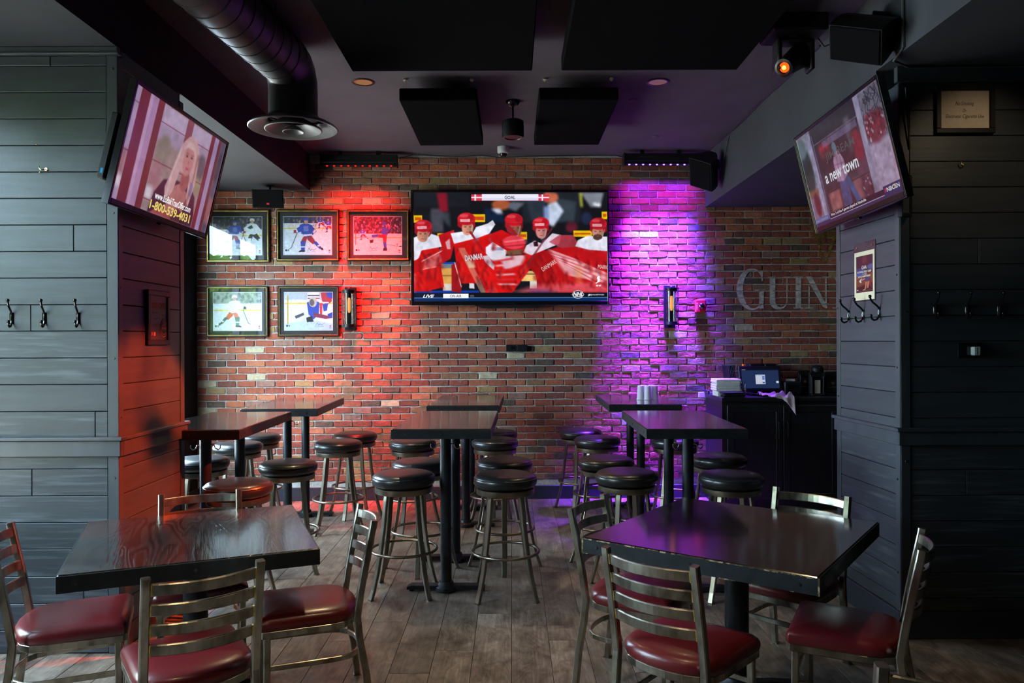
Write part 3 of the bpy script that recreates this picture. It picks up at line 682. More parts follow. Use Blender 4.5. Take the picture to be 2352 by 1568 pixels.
def make_stool(label):
    t = thing('bar_stool', label, 'stool', (0, 0, 0), 0, 'round black bar stools')
    cu = part('cushion', SM['cushion'], t); part('seam', SM['seam'], cu); part('seat_band', SM['seat_band'], t)
    for k in range(4): part('leg', SM['leg'], t, (0, 0, 0), R(45 + 90 * k))
    part('foot_ring', SM['foot_ring'], t); return t
def bx(px, Y): return (px - 1176) * Y / F
stools = [
 (926, 4.92, 0, 'bar stool in front at the middle table, on the side nearer the red light'),
 (1159.6, 4.86, 3, 'bar stool standing clear in front beside the middle table, all four legs in view'),
 (966, 5.42, 45, 'bar stool directly behind the front one on the red side of the middle table'),
 (1157, 5.46, 45, 'bar stool directly behind the fully visible one beside the middle table'),
 (947, 6.55, 30, 'bar stool mostly hidden beneath the middle table, nearer the red picture frame'),
 (1136, 6.62, 14, 'bar stool under the table against the wall below the big screen, front one'),
 (1139, 7.20, 40, 'bar stool tucked against the bricks below the wall outlet, only its cushion showing'),
 (546, 4.62, 5, 'bar stool with a wide glossy cushion just behind the low table by the thick pillar'),
 (661, 5.40, 17, 'bar stool between the low table and the high table, beside the first pole'),
 (776, 6.52, 9, 'bar stool in the open by the red lit floor, nearer the viewer'),
 (815, 7.10, 33, 'bar stool by the bricks with a red glow on its cushion'),
 (546, 6.42, 22, 'bar stool behind the high table by the thick pillar, under its edge'),
 (592, 7.00, 11, 'bar stool at the table below the lower framed photos, nearest the bricks'),
 (460, 5.58, 27, 'bar stool half hidden by the red lit pillar side'),
 (1333, 7.28, 24, 'bar stool against the bricks just left of the cup table'),
 (1371, 6.70, 6, 'bar stool second from the bricks, in front of the one by the cup table'),
 (1391, 5.52, 38, 'bar stool at the purple lit table, behind the front one on its open side'),
 (1438, 4.94, 15, 'bar stool at the purple lit table, in front on its open side'),
 (1549, 6.62, 0, 'bar stool behind the poles of the purple lit table'),
 (1650, 5.62, 19, 'bar stool behind the front one on the cabinet side of the purple lit table'),
 (1678, 4.84, 0, 'bar stool in front on the cabinet side of the purple lit table')]
s0 = None
for px, Y, rot, lab in stools:
    if s0 is None:
        s0 = make_stool(lab); s0.location = (bx(px, Y), Y, 0); s0.rotation_euler = (0, 0, R(rot))
    else: dup(s0, (bx(px, Y), Y, 0), R(rot), lab)

# high tables -----------------------------------------------------------------
TZ = 1.07
def high_table(label, x, y, rz=0, hooks=True, half=.61, w=.305):
    t = thing('high_table', label, 'table', (x, y, 0), R(rz), 'high bar tables')
    MB().box(-w + .004, w - .004, -half + .004, half - .004, TZ - .052, TZ, .003).build('tabletop', K['wood_b'], t)
    e = MB(); z0, z1 = TZ - .062, TZ - .004
    e.box(-w, w, -half, -half + .0045, z0, z1, .001); e.box(-w, w, half - .0045, half, z0, z1, .001)
    e.box(-w, -w + .0045, -half + .0045, half - .0045, z0, z1, .001); e.box(w - .0045, w, -half + .0045, half - .0045, z0, z1, .001)
    ed = e.build('edge_band', K['iron_edge'], t)
    for s in (-1, 1):
        for px in (-.22, 0.0, .22): MB().cyl((px, s * half, TZ - .033), (px, s * (half + .003), TZ - .033), .006, 8).build('bolt', K['bolt'], ed)
        for py in (-.5, 0.0, .5): MB().cyl((s * w, py, TZ - .033), (s * (w + .003), py, TZ - .033), .006, 8).build('bolt', K['bolt'], ed)
    for py in (-.335, .335):
        p = MB(); p.cyl((0, py, .035), (0, py, TZ - .062), .036, 20); p.build('pole', K['iron'], t)
        b = MB(); b.lathe([(.075, .010), (.072, .028), (.052, .040), (.046, .060), (.037, .062)], 20, (0, py, 0), True, True)
        prof = [(-.25, .014), (-.25, .030), (-.22, .040), (.22, .040), (.25, .030), (.25, .014)]
        b.add([(q[0], py - .032, q[1]) for q in prof] + [(q[0], py + .032, q[1]) for q in prof], [tuple(range(6)), tuple(range(11, 5, -1))] + [(k, (k + 1) % 6, 6 + (k + 1) % 6, 6 + k) for k in range(6)])
        bo = b.build('base', K['iron'], t)
        for s in (-1, 1): MB().cyl((s * .225, py, 0), (s * .225, py, .015), .016, 10).build('glide', K['black'], bo)
        q = MB(); q.box(-.11, .11, py - .11, py + .11, TZ - .062, TZ - .053); q.build('mounting_plate', K['iron'], t)
    if hooks:
        for s in (-1, 1):
            h = MB(); h.tube([(s * .036, -.335, TZ - .125), (s * .055, -.335, TZ - .130), (s * .062, -.335, TZ - .15), (s * .080, -.335, TZ - .158), (s * .094, -.335, TZ - .146), (s * .094, -.335, TZ - .128)], .0035, 8, side=(0, 1, 0)); h.build('purse_hook', K['chrome'], t)
    return t
high_table('high table at the foot of the red lit pillar side, behind the low table', -1.985, 5.27, 1.5)
high_table('high table against the bricks under the framed hockey photos', -1.89, 6.72, 2.5)
high_table('high table in the middle of the room, facing the big screen', -.425, 5.27, -1)
high_table('high table against the bricks right under the big screen', -.40, 6.98, -1, False)
high_table('high table with a purple lit top, in front of the cup table', 1.125, 5.22, -1.2)
high_table('high table against the purple bricks with plastic cups on it', 1.125, 7.02, -1, False)

# low tables -----------------------------------------------------------------
LZ = 0.745
def low_table(label, x, y, w, d, rz, m, worn, foot=45):
    t = thing('dining_table', label, 'table', (x, y, 0), R(rz))
    MB().box(-w / 2 + .004, w / 2 - .004, -d / 2 + .004, d / 2 - .004, LZ - .056, LZ, .004).build('tabletop', m, t)
    e = MB(); z0, z1 = LZ - .068, LZ - .004; a, b = w / 2, d / 2
    e.box(-a, a, -b, -b + .005, z0, z1, .0012); e.box(-a, a, b - .005, b, z0, z1, .0012); e.box(-a, -a + .005, -b + .005, b - .005, z0, z1, .0012); e.box(a - .005, a, -b + .005, b - .005, z0, z1, .0012)
    ed = e.build('edge_band', K['iron_edge'], t)
    for s in (-1, 1):
        for k in (-.86, 0.0, .86):
            MB().cyl((k * a, s * b, LZ - .036), (k * a, s * (b + .003), LZ - .036), .0065, 8).build('bolt', K['bolt'], ed)
            MB().cyl((s * a, k * b, LZ - .036), (s * (a + .003), k * b, LZ - .036), .0065, 8).build('bolt', K['bolt'], ed)
    if worn:
        rnd = random.Random(5); wv = MB()
        for s in range(2):
            q = -a
            while q < a - .03:
                L = rnd.uniform(.008, .07); zt = z1 + .0008 if s == 0 else z0 - .0008
                wv.box(q, min(a, q + L), -b - .0012, -b + .004, zt - rnd.uniform(.002, .005) if s == 0 else zt, zt + (0 if s == 0 else rnd.uniform(.002, .004)))
                q += L + (rnd.uniform(.004, .03) if s == 0 else rnd.uniform(.02, .14))
        for s in (-1, 1): wv.box(s * a - .0035, s * a + .0035, -b - .001, -b + .004, z0, z1)
        tag(wv.build('worn_edge', K['worn_edge'], t), 'scuffed edge with the paint worn off')
    MB().cyl((0, 0, .05), (0, 0, LZ - .068), .053, 28).build('pedestal', K['iron'], t)
    bs = MB(); bs.lathe([(.11, .02), (.105, .045), (.075, .062), (.062, .085), (.054, .088)], 24, (0, 0, 0), True, True)
    for k in range(4):
        bs.M = Matrix.Rotation(R(foot + 90 * k), 4, 'Z'); bs.bar([(.06, 0, .045), (.17, 0, .040), (.29, 0, .026)], .058, .022, (0, 1, 0), c=.25)
    bs.M = None; bo = bs.build('base', K['iron'], t)
    for k in range(4): MB().cyl((.275 * math.cos(R(foot + 90 * k)), .275 * math.sin(R(foot + 90 * k)), 0), (.275 * math.cos(R(foot + 90 * k)), .275 * math.sin(R(foot + 90 * k)), .018), .018, 10).build('glide', K['black'], bo)
    MB().box(-.2, .2, -.2, .2, LZ - .066, LZ - .057).build('mounting_plate', K['iron'], t)
    return t
low_table('square low table with dark swirling wood grain, beside the grey plank pillar', -1.423, 3.433, .955, .935, 22.7, K['wood_l'], False, 15)
low_table('square low table with scuffed edges and a purple sheen, near the dark wall', 1.0135, 3.4737, .99, 1.05, -36.4, K['wood_r'], True)

# ladder-back chairs ------------------------------------------------------------
def chair_meshes():
    d = {}
    W, YB, YF = .187, -.205, .172
    bk = lambda z: YB - .075 * max(0, (z - .41) / .41) ** 1.15          # lean of the back
    def post(s):
        path = [(s * W, YB - .055, .004), (s * W, YB - .038, .16), (s * W, YB - .012, .30), (s * W, YB, .41)] + [(s * W, bk(z), z) for z in (.52, .60, .70, .80)] + [(s * W, bk(.82) + .001, .822)]
        b = MB(); b.bar(path, .030, .030, (1, 0, 0), c=.14); b.box(s * W - .017, s * W + .017, YB - .072, YB - .038, 0, .006); return b.mesh('back_post', K['steel'])
    d['post'] = [post(-1), post(1)]
    def fleg(s):
        b = MB(); b.bar([(s * .183, YF, .004), (s * .180, YF - .005, .390)], .028, .028, (1, 0, 0), c=.14); b.box(s * .183 - .016, s * .183 + .016, YF - .016, YF + .016, 0, .006); return b.mesh('front_leg', K['steel'])
    d['fleg'] = [fleg(-1), fleg(1)]
    d['slat'] = []; d['weld'] = []
    for z in (.780, .708, .636, .564):
        b = MB(); pts = []
        for k in range(13):
            u = -1 + 2 * k / 12; pts.append((u * (W - .012), bk(z) - .046 * (1 - u * u), z))
        b.bar(pts, .042, .013, (0, -.12, 1), c=.28); d['slat'].append(b.mesh('slat', K['steel']))
        pair = []
        for s in (-1, 1):
            w = MB(); w.tube([(s * (W - .0155), bk(z) - .003, z - .020), (s * (W - .0155), bk(z) - .010, z + .020)], .0060, 6, side=(1, 0, 0)); pair.append(w.mesh('weld', K['weld']))
        d['weld'].append(pair)
    # seat outline: straight front, sides slightly flared, rounded rear
    def outline(k, n=9):
        p = [(.190 * k, .200), (.205 * k, .188), (.206 * k, .16)]
        hw, yr = .205 * k, -.095
        p.append((.203 * k, .06))
        for i in range(n + 1):
            a = PI * i / n; p.append((hw * math.cos(a) * (.98), yr - .130 * math.sin(a) ** .8))
        p += [(-.203 * k, .06), (-.206 * k, .16), (-.205 * k, .188), (-.190 * k, .200)]
        return p
    out = outline(1.0); n = len(out); vs, fs = [], []
    cx, cy = 0.0, .02
    rings = [(1.0, .398), (1.012, .405), (1.02, .416), (1.012, .430), (.985, .442), (.93, .451), (.80, .4585), (.55, .464), (.25, .467)]
    for k, z in rings:
        for x, y in out: vs.append((cx + (x - cx) * k, cy + (y - cy) * k, z))
    for r in range(len(rings) - 1):
        for i in range(n): fs.append((r * n + i, r * n + (i + 1) % n, (r + 1) * n + (i + 1) % n, (r + 1) * n + i))
    fs.append(tuple(range(n))[::-1]); fs.append(tuple((len(rings) - 1) * n + i for i in range(n)))
    s = MB().add(vs, fs, True); d['seat'] = s.mesh('seat', K['vinyl_red'])
    fr = MB(); o2 = outline(.96); fr.bar([(x, y * .97, .383) for x, y in o2], .030, .018, (0, 0, 1), True, .15); d['seat_frame'] = fr.mesh('seat_frame', K['steel'])
    st = MB(); u = [(.178, YF - .01), (.178, .05), (.176, -.10)] + [(.172 * math.cos(a), -.14 - .10 * math.sin(a)) for a in [PI * k / 8 for k in range(9)]] + [(-.176, -.10), (-.178, .05), (-.178, YF - .01)]
    st.bar([(x, y, .235) for x, y in u], .024, .011, (0, 0, 1), c=.25); d['ring'] = st.mesh('stretcher', K['steel'])
    f2 = MB(); f2.bar([(-.168, YF - .002, .275), (.168, YF - .002, .275)], .024, .012, (0, 0, 1), c=.25); d['front'] = f2.mesh('front_stretcher', K['steel'])
    return d
CM = chair_meshes()
def make_chair(label):
    t = thing('dining_chair', label, 'chair', (0, 0, 0), 0, 'steel ladder-back chairs with red seats')
    part('seat', CM['seat'], t); part('seat_frame', CM['seat_frame'], t)
    for k in (0, 1): part('back_post', CM['post'][k], t); part('front_leg', CM['fleg'][k], t)
    for k in range(4):
        s = part('slat', CM['slat'][k], t); [tag(part('weld', w_, s), 'brass coloured weld') for w_ in CM['weld'][k]]
    part('stretcher', CM['ring'], t); part('front_stretcher', CM['front'], t); return t
YTOP = -.205 - .075
def P3(px, py): return atz(px, py, .82)
chairs = [
 (P3(1390, 1256), P3(1597, 1301), (1.01, 3.47), 'steel chair with its slatted back to the viewer at the scuffed table'),
 (P3(329, 1331), P3(603, 1287), (-1.42, 3.43), 'steel chair with its slatted back to the viewer at the swirling grain table'),
 (P3(828, 1156.5), P3(859, 1195), (-1.42, 3.43), 'steel chair seen side on at the aisle side of the swirling grain table'),
 (P3(371, 1136.5), P3(548, 1123.5), (-1.42, 3.43), 'steel chair behind the swirling grain table, glowing orange along its top'),
 (P3(1305, 1170), P3(1390, 1133), (1.01, 3.47), 'steel chair at the aisle side of the scuffed table, partly behind another'),
 (P3(1781, 1118), P3(1950, 1141), (1.01, 3.47), 'rust flecked steel chair behind the scuffed table, in front of the side pillar'),
 (P3(2119, 1212), P3(2119, 1266), (1.01, 3.47), 'steel chair side on between the scuffed table and the dark plank wall')]
a = P3(23, 1200); chairs.insert(3, (a, Vector((a.x + .374 * .39, a.y - .374 * .92, a.z)), (-1.42, 3.3), 'steel chair in front of the grey plank pillar, cut off by the frame edge'))
i_ = P3(2026, 1528); chairs.append((i_, Vector((i_.x + .37, i_.y - .05, i_.z)), (1.2, 3.2), 'steel chair of which only the top of one back post shows at the bottom edge'))
c0 = None
for pa, pb, tgt, lab in chairs:
    m_ = (pa + pb) / 2; d = Vector((pb.x - pa.x, pb.y - pa.y)).normalized(); n_ = Vector((-d.y, d.x))
    if n_.dot(Vector(tgt) - Vector((m_.x, m_.y))) < 0: n_ = -n_
    rz = math.atan2(-n_.x, n_.y); loc = (m_.x - n_.x * YTOP, m_.y - n_.y * YTOP, 0)
    if c0 is None: c0 = make_chair(lab); c0.location = loc; c0.rotation_euler = (0, 0, rz)
    else: dup(c0, loc, rz, lab)

# service cabinet by the bricks, with what stands on it ---------------------------
CZ, CY0, CX0, CX1 = 1.065, 7.20, 1.965, 3.60
cab = thing('service_cabinet', 'black two-door cabinet against the bricks beside the side pillar', 'cabinet', (CX0, CY0, 0))
cl, cd = CX1 - CX0, wallY(CX0) - .026 - CY0
MB().box(0.012, cl, .02, cd, 0, CZ - .04).build('carcass', K['cabinet'], cab)
MB().box(0, cl, 0, cd, CZ - .04, CZ, .004).build('worktop', K['cabinet'], cab)
MB().box(-.004, .016, cd - .14, cd, CZ, CZ + .035, .003).build('end_stop', K['cabinet'], cab)
xm = bx(1797, CY0) - CX0
for a, b, hx in ((.055, xm - .004, xm - .045), (xm + .004, xm + .52, xm + .04), (xm + .528, cl - .02, xm + 1.0)):
    dr = MB(); dr.box(a, b, 0.0, .019, .10, CZ - .075, .003); dr = dr.build('door', K['cabinet'], cab)
    MB().frame(a + .001, b - .001, .101, CZ - .076, .06, -.007, -.0002, .002).build('door_moulding', K['cabinet'], dr)
    h = MB(); h.tube([(hx, 0, CZ - .40), (hx, -.03, CZ - .385), (hx, -.032, CZ - .31), (hx, -.03, CZ - .235), (hx, 0, CZ - .22)], .005, 8, side=(1, 0, 0)); h.build('handle', K['bolt'], dr)
MB().cyl((xm + .03, -.009, CZ - .125), (xm + .03, .002, CZ - .125), .012, 14).build('lock', K['chrome'], cab)
def at_c(px, py, Y, z=CZ): return Vector((bx(px, Y), Y, z))
# ---------------------------------------------------------------- painted pictures (made here, in memory, pixel by pixel)
class Cv:
    def __init__(s, w, h, bg=(0, 0, 0), sx=1.0, sy=1.0, ox=0.0, oy=0.0):
        s.w, s.h = w, h; s.a = np.ones((h, w, 3), np.float32) * (np.array(bg, np.float32) / 255)
        s.sx, s.sy, s.ox, s.oy = sx, sy, ox, oy
        s.al = np.ones((h, w), np.float32)
    def layer(s):
        c = Cv(s.w, s.h, (0, 0, 0), s.sx, s.sy, s.ox, s.oy); c.al[:] = 0; return c
    def _t(s, p): return [((x - s.ox) * s.sx, (y - s.oy) * s.sy) for x, y in p]
    def _put(s, y0, y1, x0, x1, m, col, al):
        m = m * al; c = np.array(col, np.float32) / 255
        A = s.al[y0:y1, x0:x1]; na = m + A * (1 - m)
        s.a[y0:y1, x0:x1] = np.where(na[..., None] > 1e-5, (c * m[..., None] + s.a[y0:y1, x0:x1] * (A * (1 - m))[..., None]) / np.maximum(na, 1e-5)[..., None], 0)
        s.al[y0:y1, x0:x1] = na
    def poly(s, pts, col, al=1.0):
        p = np.array(s._t(pts)); x0, y0 = np.floor(p.min(0)).astype(int); x1, y1 = np.ceil(p.max(0)).astype(int) + 1
        x0, y0 = max(0, x0), max(0, y0); x1, y1 = min(s.w, x1), min(s.h, y1)
        if x1 <= x0 or y1 <= y0: return
        X, Y = np.meshgrid(np.arange(x0, x1) + .5, np.arange(y0, y1) + .5); m = np.zeros(X.shape, bool)
        for (ax, ay), (bx_, by) in zip(p, np.roll(p, -1, 0)):
            if ay == by: continue
            m ^= ((ay > Y) != (by > Y)) & (X < (bx_ - ax) * (Y - ay) / (by - ay) + ax)
        s._put(y0, y1, x0, x1, m.astype(np.float32), col, al)
    def rect(s, x0, y0, x1, y1, col, al=1.0): s.poly([(x0, y0), (x1, y0), (x1, y1), (x0, y1)], col, al)
    def ell(s, cx, cy, rx, ry, col, al=1.0, rot=0.0):
        c, d = math.cos(R(rot)), math.sin(R(rot))
        s.poly([(cx + rx * math.cos(t) * c - ry * math.sin(t) * d, cy + rx * math.cos(t) * d + ry * math.sin(t) * c) for t in [2 * PI * k / 28 for k in range(28)]], col, al)
    def line(s, pts, w, col, al=1.0):
        for (ax, ay), (bx_, by) in zip(pts, pts[1:]):
            L = math.hypot(bx_ - ax, by - ay) or 1; nx, ny = -(by - ay) / L * w / 2, (bx_ - ax) / L * w / 2
            s.poly([(ax + nx, ay + ny), (bx_ + nx, by + ny), (bx_ - nx, by - ny), (ax - nx, ay - ny)], col, al)
    def blur(s, n, dx=1, dy=0):
        P = np.concatenate([s.a * s.al[..., None], s.al[..., None]], 2); acc = np.zeros_like(P)
        for k in range(-n, n + 1): acc += np.roll(np.roll(P, int(round(k * dx)), 1), int(round(k * dy)), 0)
        acc /= 2 * n + 1; s.al = acc[..., 3]; s.a = acc[..., :3] / np.maximum(s.al, 1e-4)[..., None]; return s
    def soft(s, n=1): s.blur(n, 1, 0); return s.blur(n, 0, 1)
    def over(s, l, al=1.0):
        m = np.clip(l.al * al, 0, 1)[..., None]; s.a = s.a * (1 - m) + l.a * m; return s
    def crowd(s, x0, y0, x1, y1, n, cols, r, seed=1):
        q = random.Random(seed)
        for _ in range(n): s.ell(q.uniform(x0, x1), q.uniform(y0, y1), r * q.uniform(.5, 1.2), r * q.uniform(.6, 1.5), q.choice(cols), q.uniform(.4, .95))
    def mottle(s, amp, cells, seed=1):
        # soft uneven brightness, like folds and shadow within flat areas
        g = np.random.RandomState(seed); f = np.zeros((s.h, s.w), np.float32)
        for k, (n, w_) in enumerate(((cells, .6), (cells * 2.3, .4))):
            ny, nx = max(3, int(n * s.h / s.w)) + 2, int(n) + 2; q = g.normal(0, 1, (ny, nx)).astype(np.float32)
            y = np.linspace(0, ny - 1.001, s.h); x = np.linspace(0, nx - 1.001, s.w); y0, x0 = y.astype(int), x.astype(int); fy, fx = (y - y0)[:, None], (x - x0)[None]; fy, fx = fy * fy * (3 - 2 * fy), fx * fx * (3 - 2 * fx)
            f += w_ * ((q[y0][:, x0] * (1 - fx) + q[y0][:, x0 + 1] * fx) * (1 - fy) + (q[y0 + 1][:, x0] * (1 - fx) + q[y0 + 1][:, x0 + 1] * fx) * fy)
        s.a = np.clip(s.a * (1 + amp * f)[..., None], 0, 1); return s
    def grain(s, a, seed=1):
        g = np.random.RandomState(seed); s.a = np.clip(s.a + g.normal(0, a, s.a.shape[:2])[..., None], 0, 1); return s
    def image(s, name):
        im = bpy.data.images.new(name, s.w, s.h); px = np.ones((s.h, s.w, 4), np.float32); px[..., :3] = np.clip(s.a[::-1], 0, 1)
        im.pixels.foreach_set(px.ravel()); im.update(); im.pack(); return im

def big_screen():
    c = Cv(735, 412, (20, 20, 26), 1 / 3, 1 / 3, 63, 75); W, RD, DR = (226, 226, 240), (205, 16, 16), (150, 16, 22)
    b = c.layer()
    b.rect(255, 260, 400, 530, (66, 66, 78)); b.rect(63, 75, 700, 240, (26, 30, 38), .8); b.rect(1300, 75, 1960, 420, (34, 40, 48), .7)
    b.poly([(320, 80), (440, 80), (455, 300), (360, 290)], (128, 22, 40)); b.poly([(380, 300), (470, 310), (480, 470), (420, 430)], (60, 70, 80), .8)
    b.ell(1060, 215, 110, 62, (165, 84, 50)); b.poly([(870, 250), (1060, 300), (1100, 420), (860, 400)], (18, 32, 58)); b.poly([(940, 262), (1050, 262), (1075, 320), (1010, 318)], (205, 212, 232))
    b.poly([(1180, 180), (1330, 190), (1225, 290), (1120, 250)], (92, 98, 112)); b.poly([(1330, 130), (1560, 170), (1570, 400), (1400, 390)], (44, 52, 66)); b.poly([(1700, 150), (1920, 180), (1890, 400), (1640, 420)], (50, 60, 70))
    b.poly([(1590, 210), (1690, 180), (1770, 290), (1650, 470), (1590, 430)], (196, 208, 232)); b.poly([(1540, 240), (1600, 230), (1600, 400), (1550, 390)], (120, 140, 190)); b.ell(1620, 130, 90, 65, (196, 104, 76))
    b.poly([(1960, 75), (2230, 75), (2190, 240), (2080, 245)], (122, 128, 138)); b.poly([(1945, 75), (1975, 75), (1990, 240), (1965, 245)], (190, 190, 60)); b.poly([(2110, 190), (2200, 210), (2190, 245), (2110, 225)], (225, 230, 235))
    b.ell(2030, 370, 60, 70, (40, 50, 90), .7); b.ell(1860, 470, 70, 60, (110, 30, 50), .8)
    c.over(b.soft(6))
    for x0, y0, x1, y1 in ((63, 335, 160, 420), (700, 325, 872, 415), (1230, 525, 1350, 612), (1880, 510, 2090, 582), (2205, 295, 2268, 380), (330, 540, 460, 592)):
        c.rect(x0, y0, x1, y1, (232, 192, 12)); c.rect(x0 + 14, y0 + 26, x1 - 10, y1 - 26, (196, 40, 20), .75)
    c.rect(360, 866, 540, 888, (20, 70, 190)); c.rect(360, 888, 540, 935, (110, 130, 140)); c.rect(366, 935, 540, 1112, (222, 166, 84)); c.rect(366, 1015, 540, 1030, (160, 110, 60)); c.rect(390, 1112, 500, 1200, (206, 200, 190))
    c.rect(1285, 970, 1460, 1085, (224, 184, 112)); c.rect(1285, 1000, 1460, 1010, (90, 70, 50)); c.rect(1380, 1085, 1460, 1170, (206, 204, 196)); c.rect(63, 1190, 800, 1216, (16, 60, 170))
    def head(l, x, y, s, face=(196, 134, 108), fx=0, band=True, beard=False):
        E = lambda dx, dy, rx, ry, col, al=1.0: l.ell(x + dx * s, y + dy * s, rx * s, ry * s, col, al)
        l.poly([(x - 100 * s, y + 10 * s), (x + 100 * s, y + 10 * s), (x + 102 * s, y + 84 * s), (x + 76 * s, y + 100 * s), (x - 76 * s, y + 96 * s), (x - 104 * s, y + 70 * s)], (158, 18, 30))
        E(fx / s, 100, 68, 84, face); E(fx / s - 20, 120, 40, 56, tuple(min(255, int(v * 1.10)) for v in face), .6); E(fx / s + 40, 110, 26, 60, tuple(int(v * .78) for v in face), .6)
        E(fx / s - 26, 84, 15, 7, (84, 50, 44), .8); E(fx / s + 28, 84, 15, 7, (84, 50, 44), .8); E(fx / s + 2, 112, 9, 16, tuple(int(v * .86) for v in face), .8); E(fx / s + 2, 146, 24, 6, (136, 72, 66), .8)
        if beard: E(fx / s, 154, 56, 36, (66, 44, 38), .9); E(fx / s + 2, 140, 20, 6, (120, 70, 64), .9)
        E(0, -8, 104, 74, (196, 26, 40)); l.poly([(x - 104 * s, y - 6 * s), (x + 104 * s, y - 6 * s), (x + 96 * s, y + 34 * s), (x, y + 42 * s), (x - 96 * s, y + 34 * s)], (196, 26, 40)); E(-26, -44, 52, 18, (236, 104, 112), .55); E(48, -22, 34, 40, (140, 14, 26), .5)
        if band: l.poly([(x - 74 * s, y - 4 * s), (x + 42 * s, y - 6 * s), (x + 44 * s, y + 26 * s), (x - 70 * s, y + 28 * s)], (240, 206, 212), .85); l.line([(x - 56 * s, y + 11 * s), (x + 28 * s, y + 9 * s)], 8 * s, (206, 96, 110), .7)
        l.line([(x - 98 * s, y + 34 * s), (x, y + 42 * s), (x + 98 * s, y + 34 * s)], 6 * s, (120, 12, 22), .8); l.line([(x + 74 * s, y + 60 * s), (x + 46 * s, y + 170 * s), (x, y + 192 * s)], 7 * s, (235, 225, 225), .7)
    p = c.layer()                                        # left player
    p.poly([(63, 700), (340, 680), (372, 940), (405, 1150), (200, 1200), (63, 1200)], RD); p.poly([(63, 590), (130, 560), (190, 640), (260, 545), (350, 575), (400, 690), (150, 735), (120, 820), (63, 860)], W)
    head(p, 170, 465, .95, fx=-6); p.poly([(340, 560), (520, 500), (530, 640), (480, 830), (350, 900), (63, 980), (63, 850), (300, 790), (380, 690)], (186, 18, 24)); p.poly([(420, 640), (470, 600), (480, 720), (440, 720)], (214, 190, 200), .8)
    c.over(p.soft(1)); g = c.layer(); g.poly([(190, 830), (350, 770), (380, 850), (300, 930), (170, 940)], (222, 120, 122), .8); g.line([(150, 860), (380, 740)], 12, (240, 190, 190)); g.line([(160, 950), (320, 920)], 7, (245, 215, 215)); g.line([(180, 800), (270, 770)], 18, (120, 20, 30)); c.over(g.blur(4, 1, -.6))
    p = c.layer()                                        # second player
    p.poly([(515, 650), (900, 530), (970, 700), (850, 1010), (760, 1110), (590, 1110), (540, 860)], RD); p.poly([(480, 540), (620, 520), (720, 560), (770, 470), (900, 430), (960, 390), (990, 440), (920, 545), (800, 590), (520, 660)], W)
    p.poly([(490, 900), (540, 870), (605, 1160), (590, 1216), (490, 1200)], (160, 20, 26)); p.line([(525, 870), (600, 1150)], 10, (230, 225, 225)); head(p, 660, 385, .98, fx=14)
    p.line([(700, 520), (855, 745)], 24, (150, 22, 30)); c.over(p.soft(1))
    p = c.layer(); p.poly([(560, 705), (640, 705), (700, 830), (885, 1216), (820, 1216)], (206, 150, 128), .62); p.poly([(655, 860), (740, 850), (770, 930), (690, 935)], (214, 180, 150), .8); p.poly([(690, 1105), (745, 1110), (750, 1170), (690, 1165)], (220, 220, 225)); c.over(p.soft(1))
    p = c.layer()                                        # embracing players in the middle
    p.poly([(830, 850), (900, 560), (1060, 500), (1330, 640), (1320, 760), (1110, 780), (880, 790)], (192, 14, 18)); p.poly([(800, 1000), (860, 800), (1000, 830), (1320, 780), (1560, 720), (1420, 900), (1180, 1216), (880, 1216)], (212, 18, 18))
    head(p, 1200, 395, 1.0, (150, 84, 66), 20, False); p.poly([(1100, 400), (1180, 480), (1250, 560), (1200, 575), (1120, 520)], (150, 30, 40)); p.poly([(880, 700), (960, 640), (1120, 740), (1090, 850), (960, 860), (880, 770)], (226, 222, 236)); p.rect(950, 700, 1080, 735, (70, 60, 110), .45)
    p.poly([(840, 800), (900, 790), (980, 900), (970, 960), (880, 880)], (206, 206, 226), .9); c.over(p.blur(2, 1, .3))
    p = c.layer(); p.ell(1200, 645, 135, 78, (226, 60, 76)); p.line([(1090, 640), (1330, 610)], 20, (255, 130, 140), .7); p.line([(1090, 690), (1330, 670)], 14, (150, 20, 40), .7); p.poly([(1110, 740), (1310, 720), (1300, 780), (1130, 790)], (112, 84, 60)); c.over(p.blur(6, 1, 0))
    p = c.layer(); p.poly([(1040, 800), (1340, 790), (1280, 900), (1090, 960)], (232, 205, 220), .9)
    for k in range(6): p.line([(980 + 8 * k, 860 + 52 * k), (1180 + 10 * k, 830 + 58 * k)], 22, (236, 186, 200) if k % 2 else (214, 40, 48), .85)
    p.poly([(900, 1180), (985, 1150), (1005, 1216), (880, 1216)], (225, 60, 66)); c.over(p.blur(7, 1, .25))
    p = c.layer()                                        # fourth player, turning
    p.poly([(1320, 880), (1420, 780), (1720, 690), (1960, 900), (1960, 1180), (1480, 1180), (1440, 1000)], (160, 14, 18)); p.poly([(1310, 760), (1340, 680), (1440, 625), (1520, 660), (1640, 540), (1740, 560), (1720, 660), (1400, 790)], (222, 206, 222)); p.poly([(1420, 640), (1470, 630), (1480, 690), (1430, 690)], (50, 14, 24)); head(p, 1508, 432, .92, (198, 126, 122), 4)
    p.line([(1640, 480), (1420, 800), (1260, 1060)], 22, (112, 40, 48), .75); p.poly([(1600, 640), (1720, 560), (1880, 560), (1960, 700), (1760, 720)], (188, 60, 76), .85); c.over(p.blur(2, 1, -.4))
    p = c.layer()                                        # right player
    p.poly([(1640, 720), (1950, 690), (2268, 740), (2268, 1216), (1700, 1216)], (186, 16, 22)); p.poly([(1900, 690), (1930, 620), (2040, 570), (2268, 580), (2268, 745), (2060, 730)], W); head(p, 2166, 440, .95, (186, 130, 108), -8, True, True); c.over(p.soft(1))
    p = c.layer(); p.poly([(1600, 720), (1900, 830), (2268, 1000), (2268, 1110), (1800, 1020), (1680, 850)], (236, 196, 204), .75)
